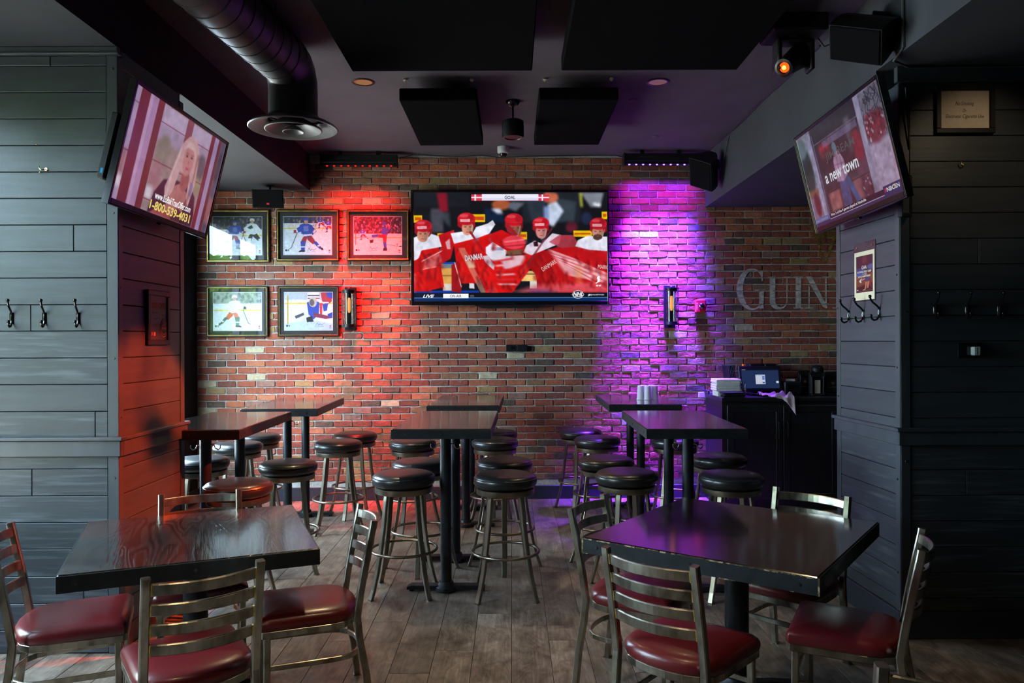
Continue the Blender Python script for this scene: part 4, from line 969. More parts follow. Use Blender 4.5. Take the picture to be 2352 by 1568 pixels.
    for k in range(8): p.line([(1600 + 30 * k, 760 + 22 * k), (2268, 960 + 34 * k)], 9, (255, 220, 224) if k % 2 else (190, 30, 50), .6)
    p.ell(1940, 1020, 30, 130, (250, 150, 90), .7); p.poly([(1180, 1216), (1500, 1120), (2268, 1100), (2268, 1216)], (222, 90, 104), .75); p.rect(1380, 1180, 1620, 1216, (120, 60, 150), .5); c.over(p.blur(14, 1, .45))
    q = random.Random(21); fo = c.layer(); hi = c.layer()         # cloth folds and sheen on the shirts
    for x0, x1, y0, y1, n in ((80, 390, 730, 1180, 16), (540, 900, 660, 1090, 18), (860, 1340, 620, 1180, 22), (1420, 1940, 760, 1160, 20), (1980, 2260, 760, 1160, 14)):
        for _ in range(n):
            x, y = q.uniform(x0, x1), q.uniform(y0, y1); dx, dy = q.uniform(-40, 70), q.uniform(40, 130)
            fo.line([(x, y), (x + dx * .5, y + dy * .5), (x + dx, y + dy)], q.uniform(16, 40), (96, 4, 10), .5); x, y = x + q.uniform(14, 30), y + q.uniform(-10, 10); hi.line([(x, y), (x + dx, y + dy)], q.uniform(12, 30), (240, 60, 56), .40)
    for x0, x1, y0, y1, n in ((70, 370, 600, 720, 10), (500, 940, 470, 630, 12), (1330, 1720, 590, 750, 10), (1910, 2260, 600, 720, 10)):
        for _ in range(n): x, y = q.uniform(x0, x1), q.uniform(y0, y1); fo.line([(x, y), (x + q.uniform(-30, 50), y + q.uniform(15, 50))], q.uniform(10, 18), (150, 150, 184), .5)
    c.over(fo.soft(5)); c.over(hi.soft(5)); c.mottle(.07, 24, 5).soft(1)
    g = np.linspace(0, 1, 32)[:, None]
    c.rect(63, 1217, 2268, 1310, (12, 14, 24)); c.rect(63, 1217, 390, 1272, (14, 24, 50)); c.rect(63, 1275, 2268, 1310, (8, 44, 96)); c.rect(63, 1270, 2268, 1277, (84, 124, 176)); c.rect(700, 1240, 745, 1264, (74, 78, 88))
    c.rect(394, 1226, 682, 1279, (248, 248, 252)); c.rect(716, 99, 1602, 170, (222, 52, 78)); c.rect(837, 97, 1481, 168, (236, 236, 250)); c.rect(837, 140, 1481, 168, (206, 212, 240), .7)
    for x in (762, 1526): c.rect(x - 9, 99, x + 9, 170, (240, 232, 240)); c.rect(x - 46 if x < 800 else x - 45, 127, x + 75, 140, (240, 232, 240))
    return c.image('hockey_broadcast')

def left_screen():
    c = Cv(480, 270, (176, 152, 184), 30, 30); b = c.layer()
    b.rect(0, 0, 16, 9, (180, 156, 188)); b.rect(4.2, 3.0, 13.2, 9, (168, 142, 142)); b.ell(5.6, 3.6, 1.0, 1.3, (150, 136, 128)); b.ell(5.2, 6.0, .9, 1.4, (176, 128, 140)); b.ell(12.2, 3.4, .9, 1.2, (112, 100, 112)); b.ell(12.0, 5.2, .9, .9, (164, 146, 120)); b.rect(0, 5.0, .7, 7.5, (160, 120, 120)); b.rect(4.3, 0, 13, 1.5, (200, 176, 208)); b.rect(14.9, 0, 16, 9, (96, 86, 110)); b.ell(15.5, 2.5, .5, 1.4, (70, 66, 84)); b.rect(15.1, 5.5, 16, 8, (170, 110, 120)); b.rect(0, 7.0, .7, 8, (230, 224, 236)); b.rect(4.3, 6.9, 5.3, 8.0, (226, 220, 232))
    c.over(b.soft(7))
    for x0, x1, col in ((.75, 2.0, (118, 46, 52)), (2.0, 3.3, (190, 146, 190)), (3.3, 4.25, (128, 52, 60)), (13.0, 13.7, (130, 48, 66)), (13.7, 14.5, (176, 150, 196)), (14.5, 15.05, (112, 52, 62))): c.rect(x0, 0, x1, 9, col)
    c.rect(2.1, 0, 2.5, 9, (216, 180, 214), .6); c.rect(4.25, 1.5, 13.0, 1.58, (140, 70, 90)); c.rect(4.25, 4.75, 13, 4.84, (150, 80, 96)); c.rect(8.3, 0, 9.4, 2.6, (150, 78, 96)); c.rect(0, 1.2, .75, 1.28, (120, 60, 80)); c.rect(0, 5.0, .75, 5.1, (120, 60, 80)); c.rect(4.25, 8.0, 13, 8.1, (150, 80, 96)); c.rect(11.7, 2.2, 11.78, 5.9, (176, 140, 160))
    p = c.layer(); p.poly([(5.2, 9), (5.6, 7.2), (6.6, 5.9), (8.2, 5.5), (11.2, 5.4), (12.4, 6.2), (12.9, 7.8), (12.9, 9)], (78, 40, 66)); p.poly([(7.6, 9), (8.0, 6.2), (9.4, 5.6), (11.0, 6.2), (10.6, 9)], (192, 124, 124)); p.poly([(5.6, 9), (6.6, 8.3), (9.0, 8.6), (9, 9)], (176, 84, 92)); p.ell(10.0, 8.8, 1.0, 1.0, (70, 34, 52), .8)
    c.over(p.soft(2)); p = c.layer()
    p.poly([(8.2, 2.3), (9.2, 1.3), (10.4, 1.2), (11.3, 2.0), (11.7, 3.6), (11.9, 5.2), (11.5, 7.4), (10.9, 6.6), (10.6, 4.6), (8.8, 4.6), (8.4, 6.6), (7.4, 7.6), (7.0, 6.4), (7.7, 4.6)], (216, 172, 176)); p.line([(8.3, 2.6), (7.6, 5.2), (7.6, 7.2)], .35, (230, 196, 204), .8); p.line([(11.3, 2.4), (11.4, 4.8), (11.1, 7.4)], .3, (178, 120, 120), .8); p.ell(10.0, 5.2, .75, 1.0, (176, 98, 100))
    p.ell(9.85, 3.35, .93, 1.42, (206, 142, 144)); p.poly([(8.7, 2.6), (9.4, 1.7), (10.6, 1.8), (11.0, 3.0), (10.4, 2.3), (9.4, 2.3)], (226, 190, 196)); p.ell(9.45, 3.05, .20, .08, (80, 50, 60)); p.ell(10.3, 3.0, .20, .08, (80, 50, 60)); p.line([(9.2, 2.82), (9.7, 2.78)], .06, (120, 76, 76)); p.line([(10.1, 2.76), (10.55, 2.78)], .06, (120, 76, 76)); p.ell(9.9, 3.55, .10, .2, (188, 116, 118)); p.ell(9.9, 4.1, .32, .11, (196, 84, 112)); p.poly([(11.0, 5.0), (11.7, 5.2), (11.6, 6.4), (11.1, 6.2)], (120, 110, 180), .6)
    c.over(p.soft(2)); c.mottle(.05, 22, 6).soft(1); return c.image('infomercial_broadcast')

def right_screen():
    c = Cv(480, 270, (74, 60, 84), 30, 30); b = c.layer()
    b.rect(0, 0, 3, 9, (140, 150, 170)); b.ell(.9, 3.4, 1.2, 2.6, (24, 52, 58)); b.ell(.6, 1.2, 1.2, 1.0, (110, 130, 140)); b.rect(0, 5.4, 2.4, 6.0, (150, 110, 80)); b.rect(0, 6.0, 3.2, 9, (150, 130, 160)); b.ell(1.4, 6.9, .6, 1.2, (110, 40, 60)); b.rect(3.0, 0, 12, 2.0, (44, 40, 56)); b.rect(3.6, 1.6, 11.6, 8.4, (66, 44, 62)); b.rect(4.2, 1.8, 6.5, 3.2, (120, 60, 70)); b.rect(9.6, 1.0, 10.6, 4.0, (92, 84, 100)); b.rect(10.2, 2.4, 11.6, 5.0, (120, 50, 64)); b.rect(4.0, 6.4, 6.2, 8.2, (170, 108, 110)); b.rect(6.5, 6.2, 7.4, 8.2, (150, 96, 100)); b.rect(10, 5.0, 12.2, 8.4, (96, 58, 84)); b.ell(11.2, 3.8, .8, 1.2, (150, 30, 60), .8); b.rect(8.8, 6.3, 10.2, 8.2, (150, 96, 108))
    b.rect(12, 0, 16, 9, (120, 118, 140)); b.rect(12.6, 4.4, 16, 9, (186, 172, 206)); b.ell(14.2, 3.2, 1.6, 1.3, (120, 36, 60)); b.rect(4.2, 2.0, 6.0, 2.5, (190, 50, 70)); c.over(b.soft(6))
    q = random.Random(3)
    for _ in range(60):
        x, y = q.uniform(12.8, 16), q.uniform(0, 2.2); c.line([(x, y), (x + q.uniform(-.8, .8), y + q.uniform(.2, .9))], .07, (34, 36, 54), .8)
    for _ in range(70): c.ell(q.uniform(12.9, 15.8), q.uniform(2.0, 4.2), .12, .14, q.choice([(170, 40, 70), (90, 30, 50), (200, 190, 210), (120, 60, 80)]), .8)
    for _ in range(40): c.ell(q.uniform(10.2, 12.2), q.uniform(6.4, 8.2), .12, .10, q.choice([(140, 60, 80), (190, 160, 180), (70, 40, 60)]), .8)
    c.rect(2.2, .2, 3.0, 8.6, (170, 170, 206)); c.rect(3.2, .6, 3.4, 8.2, (110, 106, 140)); c.rect(11.9, 0, 12.7, 8.3, (168, 164, 200)); c.rect(3.4, 1.5, 11.9, 1.65, (110, 100, 124)); c.rect(4.0, 6.3, 11.8, 6.4, (60, 34, 50)); c.rect(5.0, 1.7, 11.6, 2.3, (150, 140, 190), .55)
    p = c.layer(); p.poly([(6.4, 8.3), (6.6, 5.8), (8.0, 5.6), (8.0, 8.3)], (78, 84, 140)); p.poly([(7.6, 5.6), (8.4, 5.8), (9.6, 8.3), (8.8, 8.4)], (58, 92, 150)); p.poly([(6.2, 5.8), (6.3, 4.0), (6.9, 3.1), (7.6, 3.2), (8.2, 4.2), (8.3, 5.6), (7.4, 6.0)], (186, 150, 186)); p.ell(7.0, 2.8, .42, .5, (110, 140, 160)); p.line([(6.4, 4.3), (8.2, 4.5)], .07, (130, 100, 140)); p.line([(6.3, 5.0), (8.2, 5.1)], .07, (130, 100, 140)); p.line([(7.0, 3.4), (6.9, 5.8)], .07, (130, 100, 140)); p.line([(7.6, 3.4), (7.7, 5.8)], .07, (130, 100, 140)); p.ell(9.4, 8.35, .4, .12, (160, 200, 230))
    c.over(p.soft(1)); c.mottle(.12, 26, 7).soft(1); c.rect(0, 8.3, 16, 9, (60, 50, 100)); c.rect(3.2, 8.2, 13.2, 8.62, (46, 26, 54)); c.rect(0, 8.2, 3.2, 8.62, (100, 120, 190)); c.rect(3.2, 8.66, 13.2, 8.72, (200, 200, 225)); c.rect(13.2, 8.0, 16, 8.8, (52, 50, 110)); c.rect(14.8, 8.14, 15.05, 8.5, (200, 160, 90)); c.rect(13.4, 8.2, 13.7, 8.5, (200, 70, 90)); return c.image('advert_broadcast')

BLU, PRD, WHT, SKIN, BLK = (34, 62, 168), (150, 24, 44), (226, 230, 240), (196, 150, 128), (24, 24, 30)
def skater(c, x, y, s, top=BLU, pant=PRD, sock=BLU, flip=1, helmet=None, stick=True):
    f = lambda dx, dy: (x + dx * s * flip, y + dy * s)
    P = lambda pts, col, al=1: c.poly([f(*p) for p in pts], col, al)
    if stick: c.line([f(-42, 10), f(-74, 92), f(-86, 100)], 3.2 * s, (60, 60, 66))
    P([(-8, 28), (14, 30), (2, 62), (-4, 96), (-22, 96), (-24, 62)], pant); P([(8, 26), (34, 30), (56, 62), (40, 74), (12, 50)], pant)
    P([(-26, 58), (0, 58), (-4, 108), (-22, 108)], sock); P([(40, 64), (58, 58), (86, 92), (76, 100)], sock); P([(-25, 84), (-2, 84), (-3, 91), (-24, 91)], WHT); P([(62, 80), (76, 76), (80, 82), (68, 88)], WHT)
    P([(-28, 106), (-2, 106), (-2, 114), (-38, 116)], BLK); P([(76, 92), (92, 92), (96, 106), (84, 104)], BLK)
    P([(-30, -30), (2, -40), (36, -28), (40, 24), (18, 36), (-18, 30), (-24, 0)], top); P([(-28, -24), (-58, 0), (-50, 16), (-22, 6)], top); P([(34, -26), (60, 4), (38, 24), (24, 8)], top)
    P([(-20, 22), (36, 18), (36, 27), (-18, 33)], WHT); P([(-56, -2), (-46, -10), (-38, 8), (-48, 15)], WHT); P([(48, -6), (58, 2), (46, 16), (38, 10)], WHT); P([(-62, 0), (-50, -4), (-46, 14), (-62, 14)], PRD if top == BLU else BLK); P([(-36, 24), (-14, 18), (-8, 36), (-32, 42)], WHT)
    P([(-10, -22), (16, -26), (18, 4), (-8, 6)], WHT, .35)
    c.ell(*f(4, -48), 11 * s, 14 * s, SKIN); P([(-12, -48), (-10, -64), (4, -70), (18, -64), (20, -46), (12, -54), (-4, -54)], helmet or top)
def goalie(c, x, y, s):
    P = lambda pts, col, al=1: c.poly([(x + a * s, y + b * s) for a, b in pts], col, al)
    P([(-40, -40), (0, -56), (34, -40), (30, 30), (0, 60), (-30, 30)], BLU); P([(0, 20), (90, 40), (130, 20), (132, 50), (70, 58), (0, 44)], (120, 30, 60)); P([(80, 30), (134, 8), (136, 48), (90, 50)], BLU); P([(-110, 40), (-40, 10), (-20, 50), (-60, 74), (-120, 70)], (210, 206, 190)); P([(-112, 40), (-60, 20), (-56, 34), (-104, 56)], (60, 60, 70)); c.ell(x - 4 * s, y - 44 * s, 24 * s, 32 * s, (186, 180, 170)); c.ell(x - 10 * s, y - 40 * s, 14 * s, 20 * s, (90, 84, 84)); P([(-44, 50), (-10, 40), (0, 74), (-40, 76)], BLK)
def sign(c, x, y, s, col=(60, 70, 120)):
    c.line([(x, y + 8 * s), (x + 8 * s, y - 8 * s), (x + 14 * s, y + 6 * s), (x + 22 * s, y - 2 * s), (x + 30 * s, y + 4 * s), (x + 44 * s, y - 6 * s)], 1.3 * s, col); c.line([(x - 6 * s, y + 14 * s), (x + 40 * s, y + 10 * s)], .8 * s, col)
CRW = [(30, 34, 52), (52, 56, 84), (86, 78, 92), (120, 104, 110), (24, 24, 34), (40, 60, 120), (150, 140, 150)]
def photo(k):
    c = Cv(260, 206, (222, 228, 238))
    if k == 1:
        c.rect(0, 0, 260, 70, (34, 36, 48)); c.crowd(0, 0, 260, 70, 260, CRW, 7, 11); c.rect(0, 68, 260, 100, (226, 226, 220)); c.rect(0, 97, 260, 104, (222, 196, 70)); c.rect(226, 60, 234, 104, (110, 150, 210)); skater(c, 120, 76, .85, BLU, PRD, BLU, -1); skater(c, 205, 66, .85, (232, 236, 240), BLK, (232, 236, 240), 1, (225, 225, 230)); c.poly([(182, 58), (206, 44), (214, 60), (196, 66)], (20, 60, 70)); c.poly([(0, 205), (0, 150), (100, 135), (260, 160), (260, 205)], (214, 222, 236), .5)
    elif k == 2:
        c.rect(0, 0, 260, 36, (40, 40, 56)); c.crowd(0, 0, 260, 34, 120, CRW, 6, 12); c.rect(0, 34, 260, 62, (224, 226, 232)); c.rect(0, 60, 260, 66, (214, 190, 70)); c.rect(0, 0, 6, 206, (120, 130, 170), .3)
        for y in (90, 128): c.line([(0, y), (260, y - 8)], 1.2, (190, 200, 220))
        skater(c, 198, 22, .34); skater(c, 240, 36, .42); skater(c, 118, 74, 1.02); sign(c, 130, 178, 1.1)
    elif k == 3:
        c.rect(0, 0, 260, 96, (48, 26, 44)); c.crowd(0, 0, 260, 96, 420, [(40, 26, 48), (90, 40, 60), (150, 70, 90), (70, 60, 130), (180, 150, 170), (26, 18, 30)], 5, 13); c.rect(0, 92, 260, 112, (214, 200, 206)); c.rect(0, 112, 260, 116, (190, 150, 70)); c.rect(0, 116, 260, 206, (226, 208, 212)); skater(c, 45, 84, .36); c.line([(10, 92), (10, 154)], 3, (190, 40, 50)); c.poly([(78, 104), (104, 92), (112, 128), (98, 142), (80, 132)], (190, 190, 200)); c.poly([(86, 128), (106, 124), (104, 142), (88, 144)], BLK)
        c.poly([(150, 60), (176, 54), (184, 100), (152, 104)], BLU); c.poly([(130, 96), (180, 98), (176, 140), (160, 142), (158, 116), (128, 110)], (200, 30, 40)); c.poly([(96, 100), (132, 94), (132, 110), (98, 114)], BLU); c.poly([(158, 138), (176, 138), (178, 172), (164, 172)], BLU); c.poly([(160, 170), (180, 172), (180, 186), (158, 186)], BLK); c.ell(166, 38, 9, 12, BLU); c.poly([(180, 62), (196, 58), (198, 70), (184, 84)], BLU); c.poly([(188, 54), (198, 54), (198, 66), (188, 66)], (210, 40, 40)); c.line([(192, 60), (206, 14), (226, 2)], 1.5, (200, 200, 210)); c.line([(178, 150), (258, 164)], 1.4, (110, 60, 70)); skater(c, 252, 148, .3, (200, 200, 205), BLK, WHT); sign(c, 82, 172, 1.1, (110, 60, 90))
    elif k == 4:
        c.rect(0, 0, 260, 206, (222, 230, 234)); c.rect(0, 0, 260, 60, (150, 160, 150)); c.crowd(0, 0, 260, 50, 80, [(120, 130, 120), (90, 96, 100), (160, 170, 160)], 8, 14); c.rect(0, 92, 260, 100, (222, 196, 90)); skater(c, 118, 78, .95, (232, 236, 240), (206, 90, 40), (60, 110, 80), -1, (230, 234, 236))
    else:
        c.rect(0, 0, 260, 40, (176, 184, 196)); c.rect(0, 56, 260, 64, (222, 188, 60)); c.rect(14, 16, 22, 180, (190, 150, 70)); c.poly([(0, 206), (0, 170), (150, 150), (260, 170), (260, 206)], (150, 176, 220), .55); c.poly([(126, 0), (186, 0), (190, 40), (150, 50), (122, 36)], (214, 218, 226)); c.rect(126, 14, 190, 20, (40, 40, 48)); c.rect(126, 30, 190, 35, (140, 30, 44)); c.poly([(196, 0), (256, 0), (256, 50), (230, 70), (204, 50)], (150, 34, 56)); c.poly([(226, 0), (260, 0), (260, 34), (232, 26)], BLU); c.poly([(206, 64), (236, 60), (230, 100), (212, 104)], BLU); c.rect(204, 52, 240, 60, WHT); c.poly([(190, 60), (206, 58), (204, 120), (192, 122)], (196, 40, 52)); goalie(c, 158, 92, .92); sign(c, 168, 174, 1.1)
    c.mottle(.05, 26, k).soft(1).grain(.015, k)
    for x in (14, 26): c.ell(x, 182, 5, 6, BLK if x == 14 else (120, 124, 140))
    c.rect(244, 180, 252, 187, (190, 40, 44)); c.ell(248, 194, 5, 4, (120, 140, 210)); return c.image('hockey_photo')
def match_poster():
    c = Cv(150, 336, (70, 22, 30)); b = c.layer(); b.rect(0, 0, 150, 150, (58, 20, 32)); b.ell(76, 40, 22, 40, (104, 40, 36)); b.ell(30, 150, 60, 40, (60, 56, 110)); b.ell(140, 110, 40, 26, (80, 80, 130)); b.ell(40, 186, 40, 26, (66, 70, 140)); b.poly([(0, 200), (150, 160), (150, 250), (0, 290)], (120, 56, 30)); b.poly([(0, 290), (150, 250), (150, 336), (0, 336)], (64, 14, 22)); c.over(b.soft(8))
    p = c.layer(); p.ell(92, 172, 9, 12, (170, 100, 84)); p.poly([(80, 186), (104, 180), (130, 222), (128, 250), (92, 252), (82, 226)], (72, 50, 84)); p.poly([(84, 244), (100, 240), (90, 306), (76, 312), (82, 280)], (188, 116, 84)); p.poly([(104, 240), (122, 240), (112, 296), (98, 306)], (188, 116, 84)); p.poly([(118, 236), (132, 240), (138, 300), (122, 280)], (150, 22, 30)); p.poly([(62, 312), (84, 308), (84, 318), (60, 318)], (206, 170, 80)); p.poly([(26, 232), (40, 214), (56, 206), (44, 226), (50, 244), (42, 248)], (226, 214, 210)); p.line([(50, 226), (80, 212)], 5, (200, 190, 200)); c.over(p.soft(1)); c.rect(0, 322, 150, 324, (150, 110, 90)); c.ell(8, 312, 3, 4, WHT); c.ell(17, 312, 3, 4, WHT); return c.image('match_poster')
def till_screen():
    c = Cv(200, 112, (34, 52, 92)); c.rect(0, 0, 200, 7, (14, 18, 30)); c.rect(2, 2, 22, 5, (150, 150, 160)); c.rect(74, 32, 126, 88, (216, 222, 240)); c.rect(74, 32, 126, 38, (170, 190, 226)); c.rect(110, 42, 123, 50, (44, 96, 196)); c.rect(110, 53, 123, 61, (44, 96, 196)); c.rect(110, 75, 123, 83, (44, 96, 196)); c.rect(184, 70, 198, 82, (226, 230, 244)); return c.image('till_display')
# ---------------------------------------------------------------- things on the walls and under the ceiling
BR = 0.0135                                   # brick faces stand this far off the mortar bed
def wall_thing(name, label, cat, px, py, off=BR, group=None):
    p = onwall(px, py, off); t = thing(name, label, cat, p, AW, group); t['_s'] = p.y / F; del t['_s']; return t, p.y / F
# big screen
t, s = wall_thing('television', 'big wall screen showing hockey players in red and white, on the bricks', 'tv', 1171.5, 570.5)
w, h = 450 * s, 262 * s; D = -.085
MB().box(-w / 2 + .12, w / 2 - .12, -.05, 0, -h / 2 + .10, h / 2 - .12, .01).build('wall_mount', K['black'], t)
b = MB(); b.box(-w / 2, w / 2, D + .012, -.045, -h / 2, h / 2, .006); b.build('back_case', K['black'], t)
sx0, sx1, sz1, sz0 = (953 - 1171.5) * s, (1393 - 1171.5) * s, (570.5 - 445) * s, (570.5 - 692) * s
bz = MB(); bz.box(-w / 2, sx0, D, D + .014, -h / 2, h / 2, .003); bz.box(sx1, w / 2, D, D + .014, -h / 2, h / 2, .003); bz.box(sx0, sx1, D, D + .014, sz1, h / 2, .003); bz.box(sx0, sx1, D, D + .014, -h / 2, sz0, .003)
bz = bz.build('bezel', K['black_gloss'], t)
MB().prism([(-.36, -h / 2), (.36, -h / 2), (.28, -h / 2 - .028), (-.28, -h / 2 - .028)], D + .006, D + .05).build('speaker_bar', K['black'], t)
scrn = panel_uv('screen', sx0, sx1, sz0, sz1, D + .006, image_mat('big_screen_picture', big_screen(), 1.0, .2), t)
def LX(x): return sx0 + (x - 63) / 2205 * (sx1 - sx0)
def LZ_(y): return sz1 - (y - 75) / 1235 * (sz1 - sz0)
q = (sx1 - sx0) / 2205; YL = D + .0045
for txt, x, y, w_, h_, m, bo, sh, ro in (('GOAL', 1157, 133, 122, 38, 'scr_dark', .02, 0, 0), ('LIVE', 228, 1253, 132, 36, 'scr_white', .03, .35, 0), ('ON AIR', 536, 1252, 130, 32, 'scr_dark', .012, 0, 0),
        ('@NHLNETWORK', 2150, 1243, 160, 20, 'scr_pale', .01, 0, 0), ('IIHF', 2166, 1138, 58, 18, 'scr_white', .03, 0, 0),
        ('DANMAR', 744, 812, 205, 66, 'scr_pale', .02, 0, R(7)), ('DANMARK', 1600, 905, 190, 50, 'scr_rose', .0, 0, R(32)), ('MARK', 2215, 925, 110, 44, 'scr_rose', .0, 0, R(-6)), ('BEL', 820, 375, 74, 34, 'screen_red', .03, 0, 0)):
    if m == 'screen_red': K.setdefault('screen_red', scr('screen_red', (.55, .05, .03)))
    letters(txt, LX(x), LZ_(y), w_ * q, h_ * q, YL, K[m], scrn, bold=bo, shear=sh, rot=ro)
sh_ = MB(); sh_.prism([(LX(x), LZ_(y)) for x, y in ((1890, 1206), (1930, 1196), (1970, 1206), (1990, 1240), (1965, 1270), (1930, 1280), (1895, 1270), (1870, 1240))], YL + .0004, YL + .0006); sh_.build('channel_shield', K['scr_dark'], scrn)
sh_ = MB(); o_ = [(1884, 1204), (1930, 1192), (1976, 1204), (1998, 1240), (1970, 1274), (1930, 1284), (1890, 1274), (1862, 1240)]
sh_.tube([(LX(x), YL, LZ_(y)) for x, y in o_], .0022, 4, True, (0, 1, 0)); sh_.build('channel_shield_rim', K['scr_pale'], scrn)
letters('NHL', LX(1931), LZ_(1233), 118 * q, 44 * q, YL, K['scr_white'], scrn, bold=.03, shear=.3); letters('NETWORK', LX(1930), LZ_(1263), 96 * q, 14 * q, YL, K['scr_white'], scrn, bold=.02)
MB().prism([(LX(x), LZ_(y)) for x, y in ((2150, 1040), (2168, 1024), (2182, 1036), (2178, 1056), (2186, 1074), (2172, 1092), (2196, 1090), (2160, 1102), (2130, 1116), (2134, 1106), (2152, 1094), (2156, 1070), (2148, 1060))], YL, YL + .0004).build('skater_emblem', K['scr_white'], scrn)
MB().prism([(LX(x), LZ_(y)) for x, y in ((2042, 1232), (2054, 1240), (2062, 1230), (2072, 1236), (2066, 1252), (2052, 1258), (2040, 1252), (2050, 1250))], YL, YL + .0004).build('bird_emblem', K['scr_pale'], scrn)
MB().box(-.045, .045, D - .0006, D, -h / 2 + .018, -h / 2 + .025).build('maker_mark', K['bolt'], bz)

# framed photographs
def framed(label, x0, y0, x1, y1, ph, img, thick, group='framed hockey photographs'):
    cx, cy = (x0 + x1) / 2, (y0 + y1) / 2; t, s = wall_thing('framed_photo', label, 'picture frame', cx, cy, BR, group)
    X = lambda x: (x - cx) * s
    Z = lambda y: (cy - y) * s
    w_, h_ = (x1 - x0) / 2 * s, (y1 - y0) / 2 * s; f = MB()
    if thick:
        f.frame(-w_, w_, -h_, h_, .012, -.019, 0, .002, 1); f.frame(-w_ + .008, w_ - .008, -h_ + .008, h_ - .008, .014, -.026, -.006, .004, 0); f.frame(-w_ + .020, w_ - .020, -h_ + .020, h_ - .020, .007, -.019, -.006, .002, 1); inn = .026
    else:
        f.frame(-w_, w_, -h_, h_, .016, -.021, 0, .003, 1); f.frame(-w_ + .014, w_ - .014, -h_ + .014, h_ - .014, .006, -.019, -.004, .0015, 0); inn = .019
    f.build('frame', [K['gold'], K['black_satin']], t)
    MB().box(-w_ + .01, w_ - .01, -.010, -.004, -h_ + .01, h_ - .01).build('mount', K['mat_board'], t)
    a, b, c_, d = X(ph[0]), X(ph[2]), Z(ph[3]), Z(ph[1])
    MB().frame(a - .004, b + .004, c_ - .004, d + .004, .004, -.0112, -.010).build('mount_bevel', K['paper'], t)
    p = panel_uv('photo', a, b, c_, d, -.0115, image_mat('photo_print', img, 0, .5), t)
    MB().add([(-w_ + inn, -.016, -h_ + inn), (w_ - inn, -.016, -h_ + inn), (w_ - inn, -.016, h_ - inn), (-w_ + inn, -.016, h_ - inn)], [(0, 1, 2, 3)]).build('glass', K['glass_pic'], t, False)
    return t, p, (a, b, c_, d)
def cr6(x, y): return 440 + x / 4.523, 460 + y / 4.523
specs = [('gold framed photo of a blue and a white player, partly behind the tilted screen', (160, 98, 812, 648), (230, 173, 732, 569), 1, True),
         ('gold framed photo of one blue player skating alone, middle of the upper row', (888, 97, 1535, 635), (960, 173, 1456, 565), 2, True),
         ('gold framed photo glowing red, beside the big screen', (1617, 98, 2265, 632), (1690, 173, 2183, 563), 3, True),
         ('thin black framed photo full of bright window reflections, lower row by the dark corner', (158, 890, 797, 1420), (232, 958, 728, 1352), 4, False),
         ('thin black framed photo of a goalkeeper, lower row beside the wall lantern', (900, 888, 1533, 1415), (970, 956, 1465, 1348), 5, False)]
for lab, fr, ph, k, th in specs:
    a, b = cr6(fr[0], fr[1]); c_, d = cr6(fr[2], fr[3]); p0 = cr6(ph[0], ph[1]); p1 = cr6(ph[2], ph[3])
    t, p, (x0_, x1_, z0_, z1_) = framed(lab, a, b, c_, d, (*p0, *p1), photo(k), th)
    kx = (x1_ - x0_) / 260; kz = (z1_ - z0_) / 206
    if k == 2:
        letters('KIA', x0_ + 46 * kx, z1_ - 47 * kz, 24 * kx, 9 * kz, -.0120, K['red_ink'], p); MB().tube([(x0_ + (46 + 19 * math.cos(a_)) * kx, -.012, z1_ - (47 + 8.5 * math.sin(a_)) * kz) for a_ in [2 * PI * i / 20 for i in range(20)]], .0006, 4, True, (0, 1, 0)).build('oval_mark', K['red_ink'], p)
        letters('AS', x0_ + 166 * kx, z1_ - 47 * kz, 22 * kx, 11 * kz, -.0120, K['ink'], p)
    if k == 1: letters('nterpri', x0_ + 72 * kx, z1_ - 83 * kz, 58 * kx, 15 * kz, -.0120, K['ink'], p)

# wall lanterns
def lantern(label, px, py, hpx, gx):
    t, s = wall_thing('wall_lantern', label, 'wall lamp', px, py, BR, 'black wall lanterns'); H_ = hpx * s / 2
    MB().box(-.058, .058, -.022, 0, -H_, H_, .003).build('back_plate', K['black_satin'], t)
    y0 = -.098; zt, zb = H_ - .065, -H_ + .062
    f = MB(); f.cyl((0, y0, zt), (0, y0, zt + .022), .060, 28); f.cyl((0, y0, zt + .022), (0, y0, zt + .030), .068, 28); f.box(-.02, .02, y0, -.02, zt + .004, zt + .024); f.ball((0, y0, zt + .036), .018); f.build('top_cap', K['black_satin'], t)
    f = MB(); f.cyl((0, y0, zb - .024), (0, y0, zb), .060, 28); f.cyl((0, y0, zb - .030), (0, y0, zb - .024), .066, 28); f.box(-.02, .02, y0, -.02, zb - .026, zb - .006); f.build('bottom_cap', K['black_satin'], t)
    for a_ in (20, 160, 200, 340):
        MB().cyl((.071 * math.cos(R(a_)), y0 + .071 * math.sin(R(a_)), zb - .03), (.071 * math.cos(R(a_)), y0 + .071 * math.sin(R(a_)), zt + .03), .003, 8).build('rod', K['black_satin'], t)
    g = MB(); g.lathe([(.052, zb), (.052, zt)], 32, (0, y0, 0), True, False); g.build('glass_tube', K['glass_lamp'], t, False)
    MB().cyl((0, y0, zt - .05), (0, y0, zt), .016, 14).build('socket', K['black_satin'], t)
    bl = MB(); bl.lathe([(.004, -.080), (.011, -.074), (.015, -.05), (.015, .04), (.012, .06), (.010, .072)], 18, (0, y0, zt - .118)); bl = bl.build('bulb', K['glass_bulb'], t)
    fm = MB()
    for a_ in range(6): fm.tube([(.007 * math.cos(a_ * PI / 3), y0 + .007 * math.sin(a_ * PI / 3), zt - .175), (.006 * math.cos(a_ * PI / 3 + .4), y0 + .006 * math.sin(a_ * PI / 3 + .4), zt - .075)], .0021, 5, side=(1, 0, 0))
    fm.build('filament', K['fil'], bl)
lantern('black wall lantern with a glass tube on the red lit bricks', 806, 709, 100, 805)
lantern('black wall lantern with a glass tube on the purple lit bricks', 1537, 704, 98, 1541)

